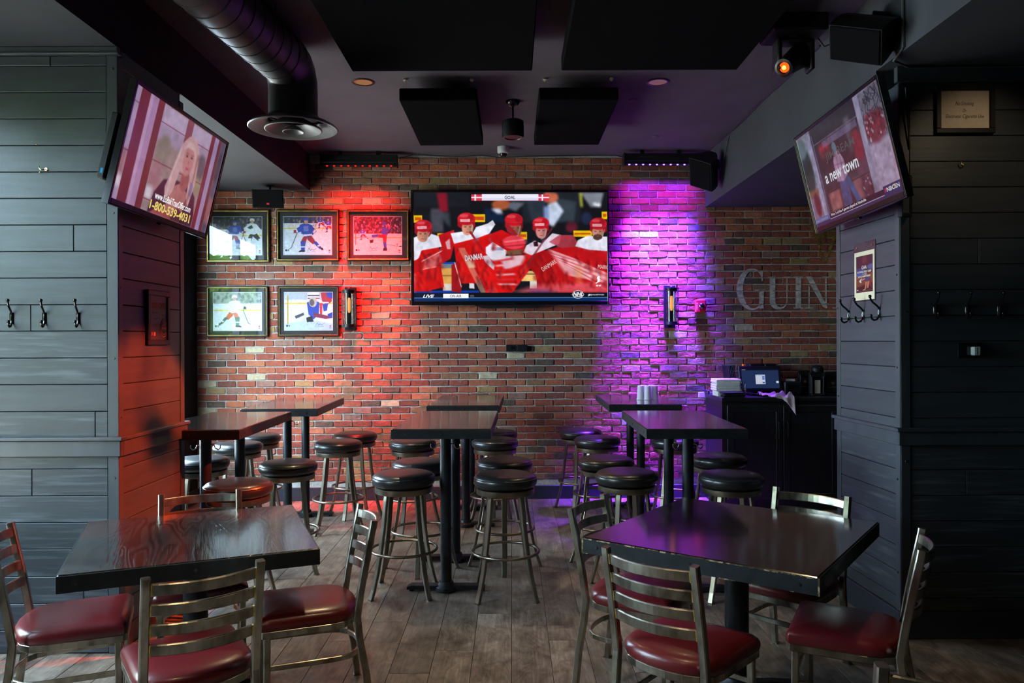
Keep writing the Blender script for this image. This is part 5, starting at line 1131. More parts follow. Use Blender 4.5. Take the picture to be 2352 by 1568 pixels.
# fire alarm
t, s = wall_thing('fire_alarm', 'red fire alarm strobe on the bricks beside the purple lit lantern', 'alarm', 1606.5, 703)
MB().box(-.054, .054, -.05, 0, -.066, .066, .008).build('body', K['redplastic'], t)
st_ = MB(); st_.ball((.012, -.052, .0), .030, 14, 8, (1, .5, 1)); st_.build('strobe', K['chrome'], t); letters('FIRE', -.036, 0, .07, .012, -.0506, K['paper'], t, rot=R(90))
# double outlet
t, s = wall_thing('wall_outlet', 'black double outlet box on the bricks below the big screen', 'outlet', 1186.5, 799)
MB().box(-.108, -.003, -.030, 0, -.034, .034, .003).build('left_box', K['black'], t); MB().box(.003, .108, -.030, 0, -.034, .034, .003).build('right_box', K['black'], t)
b = MB(); b.cyl((-.04, -.033, 0), (-.04, -.029, 0), .017, 16); b.build('socket', K['black_gloss'], t)

# painted sign on the bricks: clipped course by course so that it lies on bricks and in the joints
def clip(poly, z0, z1):
    for zc, keep in ((z0, 1), (z1, -1)):
        out = []
        for (ax, az), (bx_, bz_) in zip(poly, poly[1:] + poly[:1]):
            ia, ib = (az - zc) * keep >= 0, (bz_ - zc) * keep >= 0
            if ia: out.append((ax, az))
            if ia != ib: k = (zc - az) / (bz_ - az); out.append((ax + (bx_ - ax) * k, zc))
        poly = out
        if len(poly) < 3: return []
    return poly
def tri_polys(pairs):                       # ribbons given as pairs of points -> small quads
    return [[pairs[i][0], pairs[i + 1][0], pairs[i + 1][1], pairs[i][1]] for i in range(len(pairs) - 1)]
def paint(polys, name, m, parent):
    b = MB()
    for pl_ in polys:
        pts = [onwall(x, y) for x, y in pl_]; q2 = [(p.x, p.z) for p in pts]
        zlo, zhi = min(p[1] for p in q2), max(p[1] for p in q2)
        k = math.floor((zlo - z_ref) / CH) - 1
        while z_ref + k * CH - CH < zhi + CH:
            zc = z_ref + k * CH
            for a_, b__, off in ((zc - BH / 2 + .002, zc + BH / 2 - .002, .0135), (zc + BH / 2 - .002, zc + CH - BH / 2 + .002, .0035)):
                c_ = clip(q2, a_, b__)
                if len(c_) >= 3: b.add([(x, wallY(x) - off, z) for x, z in c_], [tuple(range(len(c_)))])
            k += 1
    if b.f: return b.build(name, m, parent, False)
def C7(x, y): return 1600 + x / 4.127, 560 + y / 4.127
def arc(cx, cy, rx, ry, a0, a1, n): return [(cx + rx * math.cos(R(a0 + (a1 - a0) * i / n)), cy - ry * math.sin(R(a0 + (a1 - a0) * i / n))) for i in range(n + 1)]
G = [tri_polys(list(zip(arc(520, 430, 146, 197, 46, 314, 30), arc(536, 430, 100, 180, 46, 314, 30)))), [[(598, 258), (624, 250), (624, 352), (614, 352)], [(588, 440), (634, 440), (630, 612), (590, 612)], [(535, 434), (656, 434), (630, 450), (560, 450)]]]
U = [[[(688, 318), (742, 318), (742, 540), (690, 540)], [(672, 312), (748, 312), (748, 320), (672, 320)], [(846, 318), (858, 318), (856, 540), (848, 540)], [(815, 312), (888, 312), (888, 320), (815, 320)]], tri_polys(list(zip(arc(772, 540, 84, 82, 180, 360, 14), arc(795, 535, 53, 66, 180, 360, 14))))]
I_ = [[[(934, 316), (986, 316), (986, 606), (934, 606)], [(914, 310), (1004, 310), (1004, 319), (914, 319)], [(914, 603), (1006, 603), (1006, 612), (914, 612)]]]
def Nn(dx): return [[[(1030 + dx, 310), (1088 + dx, 310), (1236 + dx, 600), (1226 + dx, 614), (1192 + dx, 596)], [(1056 + dx, 398), (1068 + dx, 410), (1066 + dx, 604), (1054 + dx, 604)], [(1020 + dx, 603), (1106 + dx, 603), (1106 + dx, 612), (1020 + dx, 612)], [(1214 + dx, 316), (1228 + dx, 316), (1228 + dx, 580), (1216 + dx, 560)], [(1184 + dx, 310), (1272 + dx, 310), (1272 + dx, 319), (1184 + dx, 319)]]]
sg = thing('painted_wall_sign', 'faded painted letters GUIN with a gold emblem on the bricks above the cabinet', 'sign', (0, 0, 0))
for L in (G, U, I_, Nn(0), Nn(262)): paint([[C7(*p) for p in pl_] for grp in L for pl_ in grp], 'letter', K['sign_paint'], sg)
def C8(x, y): return 1840 + x / 9.8, 480 + y / 9.8
hp = [[(240, 330), (300, 330), (360, 640), (470, 1040), (520, 1180), (470, 1180), (420, 1000), (310, 660)], [(300, 560), (760, 560), (760, 640), (320, 640)], [(700, 640), (790, 520), (790, 620), (560, 1160), (500, 1160)]]
for k in range(6): hp.append([(400 + 62 * k, 440), (424 + 62 * k, 440), (430 + 30 * k, 960 - 70 * k), (412 + 30 * k, 960 - 70 * k)])
hp += [[(200, 300), (270, 300), (250, 480), (215, 470)]]
paint([[C8(*p) for p in q_] for q_ in hp], 'emblem', K['gold_paint'], sg); o_ = paint([[(1724, 743.2), (1925, 741.6), (1925, 743.4), (1724, 745)], [(1735, 599.8), (1856, 599.4), (1856, 601), (1735, 601.4)]], 'gold_line', K['gold_paint'], sg); tag(o_, 'thin gold painted lines')

# tilted screens on the pillars
def side_tv(label, c, yaw, tilt, roll, W, asp, img, col_silver):
    t = thing('television', label, 'tv', c); t.rotation_mode = 'YXZ'; t.rotation_euler = (tilt, -roll, yaw)
    H_ = W / asp; a, b = W / 2, H_ / 2; m = MB(); m.box(-a + .01, a - .01, .012, .045, -b + .01, b - .01, .008); m.box(-.25, .25, .045, .075, -.2, .14, .006); m.build('back_case', K['black'], t)
    e = .017; z = MB(); z.box(-a, -a + e, -.004, .03, -b, b, .003); z.box(a - e, a, -.004, .03, -b, b, .003); z.box(-a + e, a - e, -.004, .03, b - e, b, .003); z.box(-a + e, a - e, -.004, .03, -b, -b + .030, .003); bz_ = z.build('bezel', K['black_gloss'], t)
    z = MB(); z.box(-a - .004, -a, -.005, .032, -b - .004, b + .004, .0015); z.box(a, a + .004, -.005, .032, -b - .004, b + .004, .0015); z.box(-a, a, -.005, .032, b, b + .004, .0015); z.box(-a, a, -.005, .032, -b - .004, -b, .0015); z.build('metal_rim', K['bolt'] if col_silver else K['black_gloss'], bz_)
    MB().box(-.028, .028, -.004, .02, -b - .016, -b - .004, .003).build('sensor', K['black_gloss'], t)
    s = panel_uv('screen', -a + e, a - e, -b + .030, b - e, .002, img, t)
    mt = MB(); mt.box(-.10, .10, .075, .11, -.10, .10, .004); mt.box(-.03, .03, .10, .20, -.03, .05, .003); mt.build('mount_arm', K['black_satin'], t)
    u = lambda x: -a + e + x / 16 * (W - 2 * e)
    v = lambda y: b - e - y / 9 * (H_ - e - .030)
    return t, s, u, v, (W - 2 * e) / 16, (H_ - e - .03) / 9
t, s_, u, v, kx, kz = side_tv('tilted screen on the left pillar showing a blonde woman and a phone number', (-1.867, 4.262, 2.5676), 1.5243, .2293, -.0283, 1.08, 1.75, image_mat('left_screen_picture', left_screen(), .62, .18), False)
letters('www.LoBakTraxOffer.com', u(9.0), v(7.42), 6.3 * kx, .62 * kz, .0004, K['scr_white'], s_, bold=.012); letters('1-800-539-4031', u(8.9), v(8.30), 7.0 * kx, .80 * kz, .0004, K['scr_yellow'], s_, bold=.025)
b = MB(); b.box(-.545, -.38, .046, .085, -.20, .13, .006); mbx = b.build('media_player', K['black'], t); MB().box(-.5456, -.545, .058, .070, -.175, -.150).build('indicator', K['led_blue'], mbx)
t, s_, u, v, kx, kz = side_tv('tilted screen on the right pillar showing a man walking into a shop', (1.838, 4.243, 2.575), -1.560, .2247, .0255, 1.08, 1.775, image_mat('right_screen_picture', right_screen(), .50, .18), True)
letters('a new town', u(7.3), v(5.05), 6.4 * kx, .95 * kz, .0004, K['scr_pale'], s_, bold=.015); letters('JIM BEAM', u(7.9), v(3.35), 5.6 * kx, .95 * kz, .0008, scr('screen_brown', (.10, .075, .08)), s_, bold=.01)
letters('Won 3 of the 4 games played at Nashville', u(6.9), v(8.41), 6.8 * kx, .32 * kz, .0004, K['scr_pale'], s_, bold=.01); letters('NBCSN', u(14.7), v(8.36), 1.9 * kx, .36 * kz, .0004, K['scr_pale'], s_, bold=.01); letters('STANLEY CUP PLAYOFFS', u(1.5), v(8.44), 2.6 * kx, .22 * kz, .0004, K['scr_grey'], s_)
for nm, lab, loc, x in (('cable_box', 'small black box with a label behind the tilted screen of the shopper', (2.09, 4.080, 2.36), 0),):
    t = thing(nm, lab, 'box', loc); b = MB(); b.box(-.03, .03, -.03, .01, -.11, .11, .004); b.build('case', K['black'], t); MB().box(-.02, .012, -.0306, -.03, -.09, .05).build('label', K['conduit'], t)

# coat hooks
def hook_mesh():
    b = MB(); b.lathe([(.001, -.002), (.012, 0), (.014, .004), (.012, .009), (.001, .011)], 14); m_ = MB()
    m_.M = Matrix.Rotation(R(90), 4, 'X'); m_.box(-.011, .011, -.030, .030, 0.0, .006, .003); m_.M = None
    body = [(0, -.003, .016), (0, -.010, .030), (0, -.022, .042), (0, -.040, .056), (0, -.052, .072), (0, -.056, .086)]
    m_.tube(body, .0055, 8, side=(1, 0, 0)); m_.ball((0, -.057, .090), .0095, 10, 8)
    low = [(0, -.004, -.008), (0, -.008, -.026), (0, -.018, -.040), (0, -.034, -.044), (0, -.046, -.036), (0, -.050, -.022)]
    m_.tube(low, .0055, 8, side=(1, 0, 0)); m_.tube([(0, -.003, .018), (0, -.006, 0), (0, -.005, -.012)], .0062, 8, side=(1, 0, 0)); m_.ball((0, -.051, -.018), .0085, 10, 8)
    return m_.mesh('coat_hook', K['black_gloss'])
HK = hook_mesh()
def hook(label, loc, rz, group):
    o = bpy.data.objects.new('coat_hook', HK); COL.objects.link(o); o.location = loc; o.rotation_euler = (0, 0, rz); return tag(o, label, 'hook', group)
for px, lab in ((28, 'coat hook nearest the frame edge on the bright grey planks'), (103, 'middle coat hook of three on the bright grey planks'), (180, 'coat hook nearest the corner on the bright grey planks')):
    hook(lab, (pxX(px, LF), LF, zfront(731, LF, px)), R(14), 'coat hooks on the left pillar')
def on_side(px, py):                           # right pillar's side face
    a, b_ = ray(px, py); n = (Tq.to_3x3() @ Vector((0, -1, 0))).normalized(); o = Tq @ Vector((0, -.014, 0)); d = Vector((a, 1, -b_)); e_ = Vector((0, 0, EYE))
    k = (o - e_).dot(n) / d.dot(n); return e_ + d * k
for px, py, lab in ((1951, 724, 'coat hook on the pillar side below the poster, nearest the cabinet'), (1984, 722, 'middle coat hook on the pillar side below the poster'), (2021, 717, 'coat hook on the pillar side below the poster, nearest the corner')):
    hook(lab, on_side(px, py), R(-90) + ang, 'coat hooks below the poster')
for px, lab in ((2149, 'coat hook nearest the corner on the dark plank wall'), (2222, 'middle coat hook of three on the dark plank wall'), (2296, 'coat hook nearest the frame edge on the dark plank wall')):
    hook(lab, (pxX(px, RF), RF, zr(712, px)), R(-12), 'coat hooks on the dark plank wall')
# small brass hooks and nails
def cup_hook(label, loc, rz):
    b = MB(); b.cyl((0, 0, 0), (0, -.004, 0), .008, 12); b.tube([(0, -.003, 0), (0, -.018, -.004), (-.012, -.024, -.008), (-.022, -.022, 0), (-.024, -.020, .012)], .0024, 8, side=(0, .3, 1)); o = b.build('cup_hook', K['brass']); o.location = loc; o.rotation_euler = (0, 0, rz); tag(o, label, 'hook')
cup_hook('small brass cup hook on the bright grey planks', (pxX(108, LF), LF, zfront(389, LF, 108)), 0)
cup_hook('small brass cup hook below the no smoking sign', (pxX(2214, RF), RF, zr(378, 2214)), 0)
for px, py, lab in ((90, 335, 'tiny nail above the brass hook on the bright grey planks'), (97, 398.5, 'tiny nail just below the brass hook on the bright grey planks')):
    b = MB(); b.cyl((0, 0, 0), (.002, -.016, .003), .0016, 8); b.ball((.002, -.017, .003), .0042, 10, 6); o = b.build('nail', K['brass']); o.location = (pxX(px, LF), LF, zfront(py, LF, px)); tag(o, lab, 'nail')

# happy hour board on the left pillar's side
def on_left(px, py): a, b_ = ray(px, py); Y = XL / a; return Vector((XL, Y, EYE - b_ * Y))
p0, p1 = on_left(333, 664), on_left(384, 790); hw, hh = abs(p1.y - p0.y) / 2, .265
hh = abs(p0.z - on_left(333, 792).z) / 2
t = thing('menu_board', 'dark framed happy hour board on the red lit pillar side', 'poster', (XL, (p0.y + p1.y) / 2, (p0.z + on_left(333, 792).z) / 2), R(90))
MB().frame(-hw, hw, -hh, hh, .030, -.019, 0, .003).build('frame', K['black_satin'], t); pp = MB().box(-hw + .02, hw - .02, -.012, -.004, -hh + .02, hh - .02).build('print', K['dark_print'], t)
letters('HAPPY HOUR', 0, hh - .085, hw * 1.25, .036, -.0128, K['red_ink'], pp, bold=.02); letters('Monday - Thursday', 0, hh - .125, hw * 1.1, .018, -.0128, K['cream_ink'], pp, bold=.01); letters('4PM - 7PM', 0, hh - .152, hw * .85, .024, -.0128, K['cream_ink'], pp, bold=.02)
for k in range(3):
    letters('DRAFT' if k == 0 else ('WINE' if k == 1 else 'FOOD'), -hw * .55 + k * hw * .5, hh - .195, hw * .38, .010, -.0128, K['red_ink'], pp)
b = MB()
for a0, r_ in ((0, .047), (0, .034)): b.tube([(hw * .48 + r_ * math.cos(q_), -.0128, -hh + .095 + r_ * 1.05 * math.sin(q_)) for q_ in [2 * PI * k / 28 for k in range(28)]], .0022, 4, True, (0, 1, 0))
b.box(hw * .48 - .030, hw * .48 + .030, -.013, -.0126, -hh + .088, -hh + .102); b.build('round_emblem', K['red_ink'], pp)
letters('f', -hw * .60, -hh + .062, .009, .022, -.0128, K['red_ink'], pp, bold=.04); MB().box(-hw * .44, -hw * .44 + .019, -.013, -.0126, -hh + .052, -hh + .072, .0).build('square_mark', K['red_ink'], pp)

# match poster on the right pillar's side
p0, p1, p2 = on_side(1964, 581), on_side(2010, 570), on_side(1963, 690)
d_ = p1 - p0; hw = math.hypot(d_.x, d_.y) / 2; hh = (p0.z - p2.z) / 2; cc = (p0 + p1) / 2
cz_ = (on_side(1964, 583).z + on_side(1963, 690).z) / 2
t = thing('poster', 'cream bordered sports poster in a clear holder on the side pillar', 'poster', (cc.x, cc.y, cz_), R(-90) + ang)
MB().box(-hw - .008, hw + .008, -.003, 0, -hh - .008, hh + .055).build('holder', mat('clear_holder_back', (.05, .03, .045), .12, ns=20, na=.1), t)
MB().box(-hw, hw, -.0045, -.003, -hh, hh).build('border', K['poster_edge'], t)
pp = panel_uv('print', -hw + .022, hw - .018, -hh + .045, hh - .025, -.0047, image_mat('poster_print', match_poster(), 0, .3), t)
letters('GAA', .0, hh * .34, hw * .50, hh * .15, -.0052, K['cream_ink'], pp, bold=.01); letters('SHOWING EVERY GAME', 0, hh * .16, hw * 1.40, hh * .085, -.0052, K['cream_ink'], pp, bold=.01); letters('IN THE', 0, hh * .06, hw * .32, hh * .045, -.0052, K['cream_ink'], pp); letters('2018 CHAMPIONSHIP', 0, -hh * .03, hw * 1.25, hh * .08, -.0052, K['cream_ink'], pp, bold=.01)
for s in (-1, 1): MB().cyl((s * hw * .75, -.006, hh + .028), (s * hw * .75, -.003, hh + .028), .005, 8).build('pin', K['chrome'], t)

# no smoking sign
def rect_on(px0, py0, px1, py1): return pxX((px0 + px1) / 2, RF), zr((py0 + py1) / 2, (px0 + px1) / 2), (px1 - px0) / 2 * RF / F, (py1 - py0) / 2 * RF / F
x, z, hw, hh = rect_on(2148, 198, 2283, 308)
t = thing('framed_sign', 'black framed cream no smoking sign on the dark plank wall', 'sign', (x, RF, z)); MB().frame(-hw, hw, -hh, hh, .027, -.024, 0, .003).build('frame', K['black'], t); pp = MB().box(-hw + .02, hw - .02, -.010, -.003, -hh + .02, hh - .02).build('sheet', K['sign_paper'], t)
for txt, zz, w_, h_ in (('No Smoking', .030, .098, .026), ('Or', -.004, .020, .018), ('Electronic Cigarette Use', -.038, .205, .026)): letters(txt, 0.0, zz, w_, h_, -.0108, K['ink'], pp, shear=.28)
# plate with a plug
x, z, hw, hh = rect_on(2197, 787, 2251, 822)
t = thing('outlet_plate', 'glossy black outlet plate with a white plug-in on the dark plank wall', 'outlet', (x, RF, z)); MB().box(-hw, hw, -.012, 0, -hh, hh, .004).build('plate', K['black_gloss'], t)
b = MB(); b.box(.004, .040, -.045, -.012, -.026, .020, .004); b.build('plug_in', K['white'], t); MB().frame(.020, .022, -.02, .016, .0009, -.0456, -.045).build('slot', K['black'], t)

# ceiling -----------------------------------------------------------------------
PB, PT = 3.315, 3.405
def on_z(px, py, z): return atz(px, py, z)
def panel(label, x0, x1, y0, y1, hooks, name='acoustic_panel'):
    t = thing(name, label, 'acoustic panel', ((x0 + x1) / 2, (y0 + y1) / 2, PB), 0, 'black ceiling panels'); a, b_ = (x1 - x0) / 2, (y1 - y0) / 2
    MB().box(-a, a, -b_, b_, 0, PT - PB, .006).build('fabric_core', K['black_felt'], t)
    for hx, hy in hooks:
        h = MB(); h.cyl((hx, hy, CEIL - PB - .012), (hx, hy, CEIL - PB), .017, 12, .012); h.cyl((hx, hy, CEIL - PB - .022), (hx, hy, CEIL - PB - .012), .008, 10); tag(h.build('ceiling_hook', K['cream'], t), 'pale brass ceiling hook')
        r_ = MB(); z1, z0 = CEIL - PB - .018, PT - PB - .004
        r_.tube([(hx + .008 * math.cos(q_), hy, (z0 + z1) / 2 + (z1 - z0) / 2 * math.sin(q_)) for q_ in [2 * PI * k / 16 for k in range(16)]], .0018, 6, True, (0, 1, 0)); r_.build('hanger_link', K['chrome'], t)
n0, f0 = 5.45, 6.70
panel('small black ceiling panel hanging nearer the duct', -.795, -.245, n0, f0, [(-.24, -.57), (.24, -.57), (-.24, .57), (.24, .57)])
panel('small black ceiling panel hanging nearer the violet light bar', .200, .765, n0, f0, [(-.24, -.57), (.24, -.57), (-.24, .57), (.24, .57)])
panel('large black ceiling panel on the duct side, cut by the frame top', -1.005, .135, 2.6, 4.86, [(-.5, -1.0), (.5, -1.0), (-.5, 1.0), (.5, 1.0)])
panel('large black ceiling panel on the spotlight side, cut by the frame top', .320, 1.435, 2.6, 4.86, [(-.5, -1.0), (.5, -1.0), (-.5, 1.0), (.5, 1.0)])
for px, py, lab in ((834, 188, 'recessed ceiling lamp beside the duct outlet'), (1511, 188, 'recessed ceiling lamp in the violet lit ceiling')):
    p = on_z(px, py, CEIL); t = thing('recessed_lamp', lab, 'ceiling lamp', p); r_ = MB(); r_.lathe([(.066, -.001), (.066, -.006), (.080, -.006), (.084, -.003), (.084, 0)], 32, cap=False); r_.build('trim_ring', K['black_satin'], t)
    c_ = MB(); c_.lathe([(.067, -.002), (.060, -.0015), (.001, -.001)], 28, cap=False); c_.build('reflector', K['canlamp'], t)
for px, py, r_, lab in ((1454, 229.5, .034, 'small round cover plate on the violet lit ceiling, nearer the lamp'), (1506, 313, .034, 'small round cover plate on the ceiling near the violet light bar')):
    p = on_z(px, py, CEIL); b = MB(); b.lathe([(r_, 0), (r_, -.003), (r_ * .9, -.006), (.001, -.007)], 24, cap=False); o = b.build('cover_plate', K['ceiling']); o.location = p; tag(o, lab, 'cover plate')
# pendant can
p = on_z(1178, 232, CEIL); t = thing('pendant_lamp', 'small black can lamp hanging on a rod between the ceiling panels', 'ceiling lamp', p)
b = MB(); b.lathe([(.058, 0), (.058, -.008), (.045, -.028), (.025, -.042), (.010, -.046)], 24, cap=False); b.build('canopy', K['black_gloss'], t); MB().cyl((0, 0, -.16), (0, 0, -.04), .008, 10).build('rod', K['black_gloss'], t)
b = MB(); b.lathe([(.001, -.150), (.070, -.152), (.084, -.162), (.086, -.176), (.086, -.285), (.085, -.292), (.066, -.292), (.062, -.285), (.056, -.286), (.050, -.288), (.001, -.284)], 32, cap=False); b.build('shade', K['black_satin'], t)
# dome camera
p = aty(1156, 352, 7.45); t = thing('security_camera', 'white dome security camera at the ceiling above the bricks', 'camera', (p.x, p.y, CEIL)); b = MB(); b.lathe([(.058, 0), (.058, -.050), (.050, -.062), (.036, -.066)], 28); b.build('housing', K['white'], t); b = MB(); b.lathe([(.036, -.064), (.035, -.078), (.026, -.092), (.012, -.099), (.001, -.101)], 24, cap=False); b.build('dome', K['black_gloss'], t)
# light bars
def light_bar(label, px0, px1, leds, m, sk):
    xm = ((px0 + px1) / 2 - 1176) * 7.60 / F; Y = 7.60; w_ = (px1 - px0) * Y / F / 2
    t = thing('light_bar', label, 'stage light', (xm, Y, 3.335), AW, 'ceiling light bars')
    b = MB(); b.box(-w_, w_, -.045, .045, .035, .115, .006); b.box(-w_ + .02, w_ - .02, -.040, .040, .008, .036, .003); b.build('housing', K['black'], t)
    b = MB(); b.box(-w_ - .006, -w_ + .008, -.05, .05, .0, .12, .003); b.box(w_ - .008, w_ + .006, -.05, .05, .0, .12, .003); b.build('end_plate', K['black_satin'], t)
    b = MB(); b.box(-w_ * .5 - .02, -w_ * .5 + .02, -.02, .02, .11, CEIL - 3.335, .002); b.box(w_ * .5 - .02, w_ * .5 + .02, -.02, .02, .11, CEIL - 3.335, .002); b.build('bracket', K['black_satin'], t)
    for k in range(10):
        lx = ((leds[0] + (leds[1] - leds[0]) * k / 9) - 1176) * Y / F - xm; q_ = MB(); q_.ball((lx, -.036, .004), .0085, 10, 6, (1.3, 1, .7)); q_.build('led', m, t)
    letters('STAGE LINE' if False else 'A BAR', -w_ * .55, .085, .001, .001, .2, K['bolt'], t) if False else None
    MB().box(-w_ * .62, -w_ * .22, -.0462, -.0455, .074, .082).build('maker_mark', K['bolt'], t)
light_bar('black light bar glowing red, at the ceiling above the red lit bricks', 741, 914, (755, 901), K['led_red'], 0)
light_bar('black light bar glowing violet, at the ceiling above the purple bricks', 1434, 1604, (1445.5, 1588), K['led_vio'], 1)
# round duct with outlet
t = thing('air_duct', 'dark round spiral duct ending in a round ceiling outlet', 'duct', (-1.392, 4.90, 2.985), R(-5.4))
dz, r_ = 3.352 - 2.985, .153
b = MB(); b.cyl((0, -7.2, dz), (0, -.12, dz), r_, 48); 
el = [(0, -.14, dz), (0, -.085, dz - .012), (0, -.035, dz - .045), (0, -.006, dz - .10), (0, 0, dz - .16), (0, 0, .045)]
b.sweep([(0, -.30, dz)] + el, [(r_ * math.cos(2 * PI * k / 48), r_ * math.sin(2 * PI * k / 48)) for k in range(48)], (1, 0, 0), False, True); b.build('pipe', K['duct'], t)
pit = .125
for k in range(24):
    y0_ = -.16 - k * pit; h = MB(); h.tube([(r_ * 1.006 * math.cos(q_), y0_ - pit * q_ / (2 * PI), dz + r_ * 1.006 * math.sin(q_)) for q_ in [2 * PI * i / 36 for i in range(37)]], .0035, 5, side=(0, 1, 0)); h.build('spiral_seam', K['duct'], t)
b = MB(); b.lathe([(r_ + .004, .03), (r_ + .006, .05), (r_ + .006, .062), (r_ + .002, .064)], 40, cap=False); b.build('collar', K['duct'], t)
def ring(prof, name): q_ = MB(); q_.lathe([(a_ * .93, b_) for a_, b_ in prof], 56, cap=False); return q_.build(name, K['diffuser'], t)
ring([(.168, .060), (.190, .034), (.23, .022), (.275, .006), (.298, -.008), (.302, -.016), (.296, -.022), (.28, -.018), (.235, .004), (.19, .014), (.17, .03)], 'outer_cone')
ring([(.085, .040), (.12, .020), (.165, -.004), (.192, -.020), (.194, -.027), (.186, -.030), (.15, -.014), (.11, .008), (.085, .026)], 'inner_cone')
ring([(.001, -.004), (.03, -.006), (.055, -.020), (.070, -.034), (.074, -.040), (.068, -.042), (.05, -.030), (.028, -.016), (.001, -.014)], 'centre_cone')
q_ = MB()
for k in range(3):
    a_ = k * 2 * PI / 3; q_.tube([(.05 * math.cos(a_), .05 * math.sin(a_), .01), (.24 * math.cos(a_), .24 * math.sin(a_), .012)], .005, 6)
q_.cyl((0, 0, -.01), (0, 0, .06), .012, 10); q_.build('spider', K['diffuser'], t)
q_ = MB(); q_.tube([(r_ * .9, -.62, dz + .09), (r_ * .95, -.62, CEIL - 2.985)], .003, 6, side=(0, 1, 0)); q_.build('hanger', K['black'], t)

# loudspeakers
def wedge(label, loc, rz, tilt, w_, h_, d_, group, mount):
    t = thing('loudspeaker', label, 'speaker', loc, 0, group); t.rotation_euler = (tilt, 0, rz)
    b = MB(); k = .62; vs = [(-w_, -d_, -h_), (w_, -d_, -h_), (w_, -d_, h_), (-w_, -d_, h_), (-w_ * k, d_, -h_ * .8), (w_ * k, d_, -h_ * .8), (w_ * k, d_, h_ * .8), (-w_ * k, d_, h_ * .8)]
    b.add(vs, [(0, 1, 2, 3), (5, 4, 7, 6), (0, 4, 5, 1), (3, 2, 6, 7), (0, 3, 7, 4), (1, 5, 6, 2)]); b.build('cabinet', K['black'], t)
    MB().box(-w_ * .96, w_ * .96, -d_ - .006, -d_ + .002, -h_ * .95, h_ * .95, .004).build('grille', K['black_felt'], t)
    MB().box(-.012, .012, -d_ - .008, -d_ - .006, -h_ * .62, -h_ * .62 + .016).build('badge', K['redplastic'], t)
    m_ = MB()
    for p, q2 in mount: m_.cyl(p, q2, .011, 10)
    m_.build('bracket', K['black_satin'], t); return t
p = aty(620, 455, 7.42); wedge('black wedge speaker hanging under the lowered ceiling above the framed photos', p, R(6), R(14), .148, .088, .10, None, [((0, .03, .06), (0, .05, SOF_L - p.z + .01)), ((-.03, .05, SOF_L - p.z - .01), (.03, .05, SOF_L - p.z - .01))])
def aimed(label, p, d, up, w_, h_, d_, group=None):
    # loudspeaker whose front looks along d
    t = thing('loudspeaker', label, 'speaker', p, 0, group); y = -Vector(d).normalized(); x = y.cross(Vector(up)).normalized(); z = x.cross(y)
    t.rotation_euler = Matrix((x, y, z)).transposed().to_euler()
    b = MB(); b.slab([(-w_, -d_), (w_, -d_), (w_, -d_ * .5), (w_ * .86, d_ * .1), (w_ * .55, d_ * .7), (w_ * .2, d_), (-w_ * .2, d_), (-w_ * .55, d_ * .7), (-w_ * .86, d_ * .1), (-w_, -d_ * .5)], -h_, h_); b.build('cabinet', K['black'], t)
    MB().box(-w_ * .96, w_ * .96, -d_ - .008, -d_ + .002, -h_ * .96, h_ * .96, .005).build('grille', K['black_felt'], t)
    m_ = MB(); m_.cyl((0, d_ * .9, 0), (0, d_ + .05, .0), .016, 12); m_.box(-.03, .03, d_ + .035, d_ + .05, -.05, .05, .004); m_.build('bracket', K['black_satin'], t); return t
p = aty(1624, 391, 7.22); aimed('black speaker on the soffit corner beside the violet light bar', p, (-.72, -.40, -.50), (.52, .0, .85), .125, .145, .10)
p = aty(1990, 76, 4.00); aimed('large black wall speaker high on the soffit, above the tilted screen of the shopper', p, (-.62, -.30, -.62), (-.35, .72, .6), .100, .140, .115)
# moving head
t = thing('moving_head_light', 'black moving head spotlight with a glowing orange lens under the ceiling', 'stage light', (HEAD.x + .075, HEAD.y + .06, CEIL))
b = MB(); b.box(-.16, .16, -.13, .13, -.10, 0, .01); b = b.build('base', K['black'], t); MB().ball((-.03, -.121, -.05), .004, 8, 6).build('indicator', K['led_red'], b); MB().box(-.13, -.07, -.1206, -.12, -.085, -.072).build('label', K['conduit'], b)
b = MB(); b.cyl((0, 0, -.115), (0, 0, -.09), .06, 20); b.box(-.105, .105, -.05, .05, -.14, -.11, .008); b.box(-.11, -.082, -.05, .05, -.30, -.115, .008); b.box(.082, .11, -.05, .05, -.30, -.115, .008); b.build('yoke', K['black'], t)
hd = HEAD - Vector(t.location); ax = (Vector((-2.03, 4.2, .75)) - HEAD).normalized()
ax = Vector((-.42, -.86, -.28)).normalized()
c0_ = Vector((0, 0, -.235)); tip = hd
b = MB(); dv = (tip - c0_).normalized(); b.cyl(c0_ - dv * .09, tip, .074, 24, .052); b = b.build('head', K['black'], t)
q_ = MB(); q_.lathe([(.050, 0), (.054, .012), (.040, .016), (.036, .008)], 24, cap=False)
rot = dv.to_track_quat('Z', 'Y').to_matrix().to_4x4(); q2 = MB(); q2.M = Matrix.Translation(tip) @ rot; q2.add(q_.v, q_.f, True); q2.build('lens_ring', K['black_satin'], b)
q2 = MB(); q2.M = Matrix.Translation(tip) @ rot; q2.cyl((0, 0, 0), (0, 0, .004), .030, 20); q2.build('lens', K['led_ora'], b); q2 = MB(); q2.M = Matrix.Translation(tip) @ rot; q2.ball((0, 0, .004), .013, 12, 8); q2.build('lamp_glow', K['lens_core'], b)

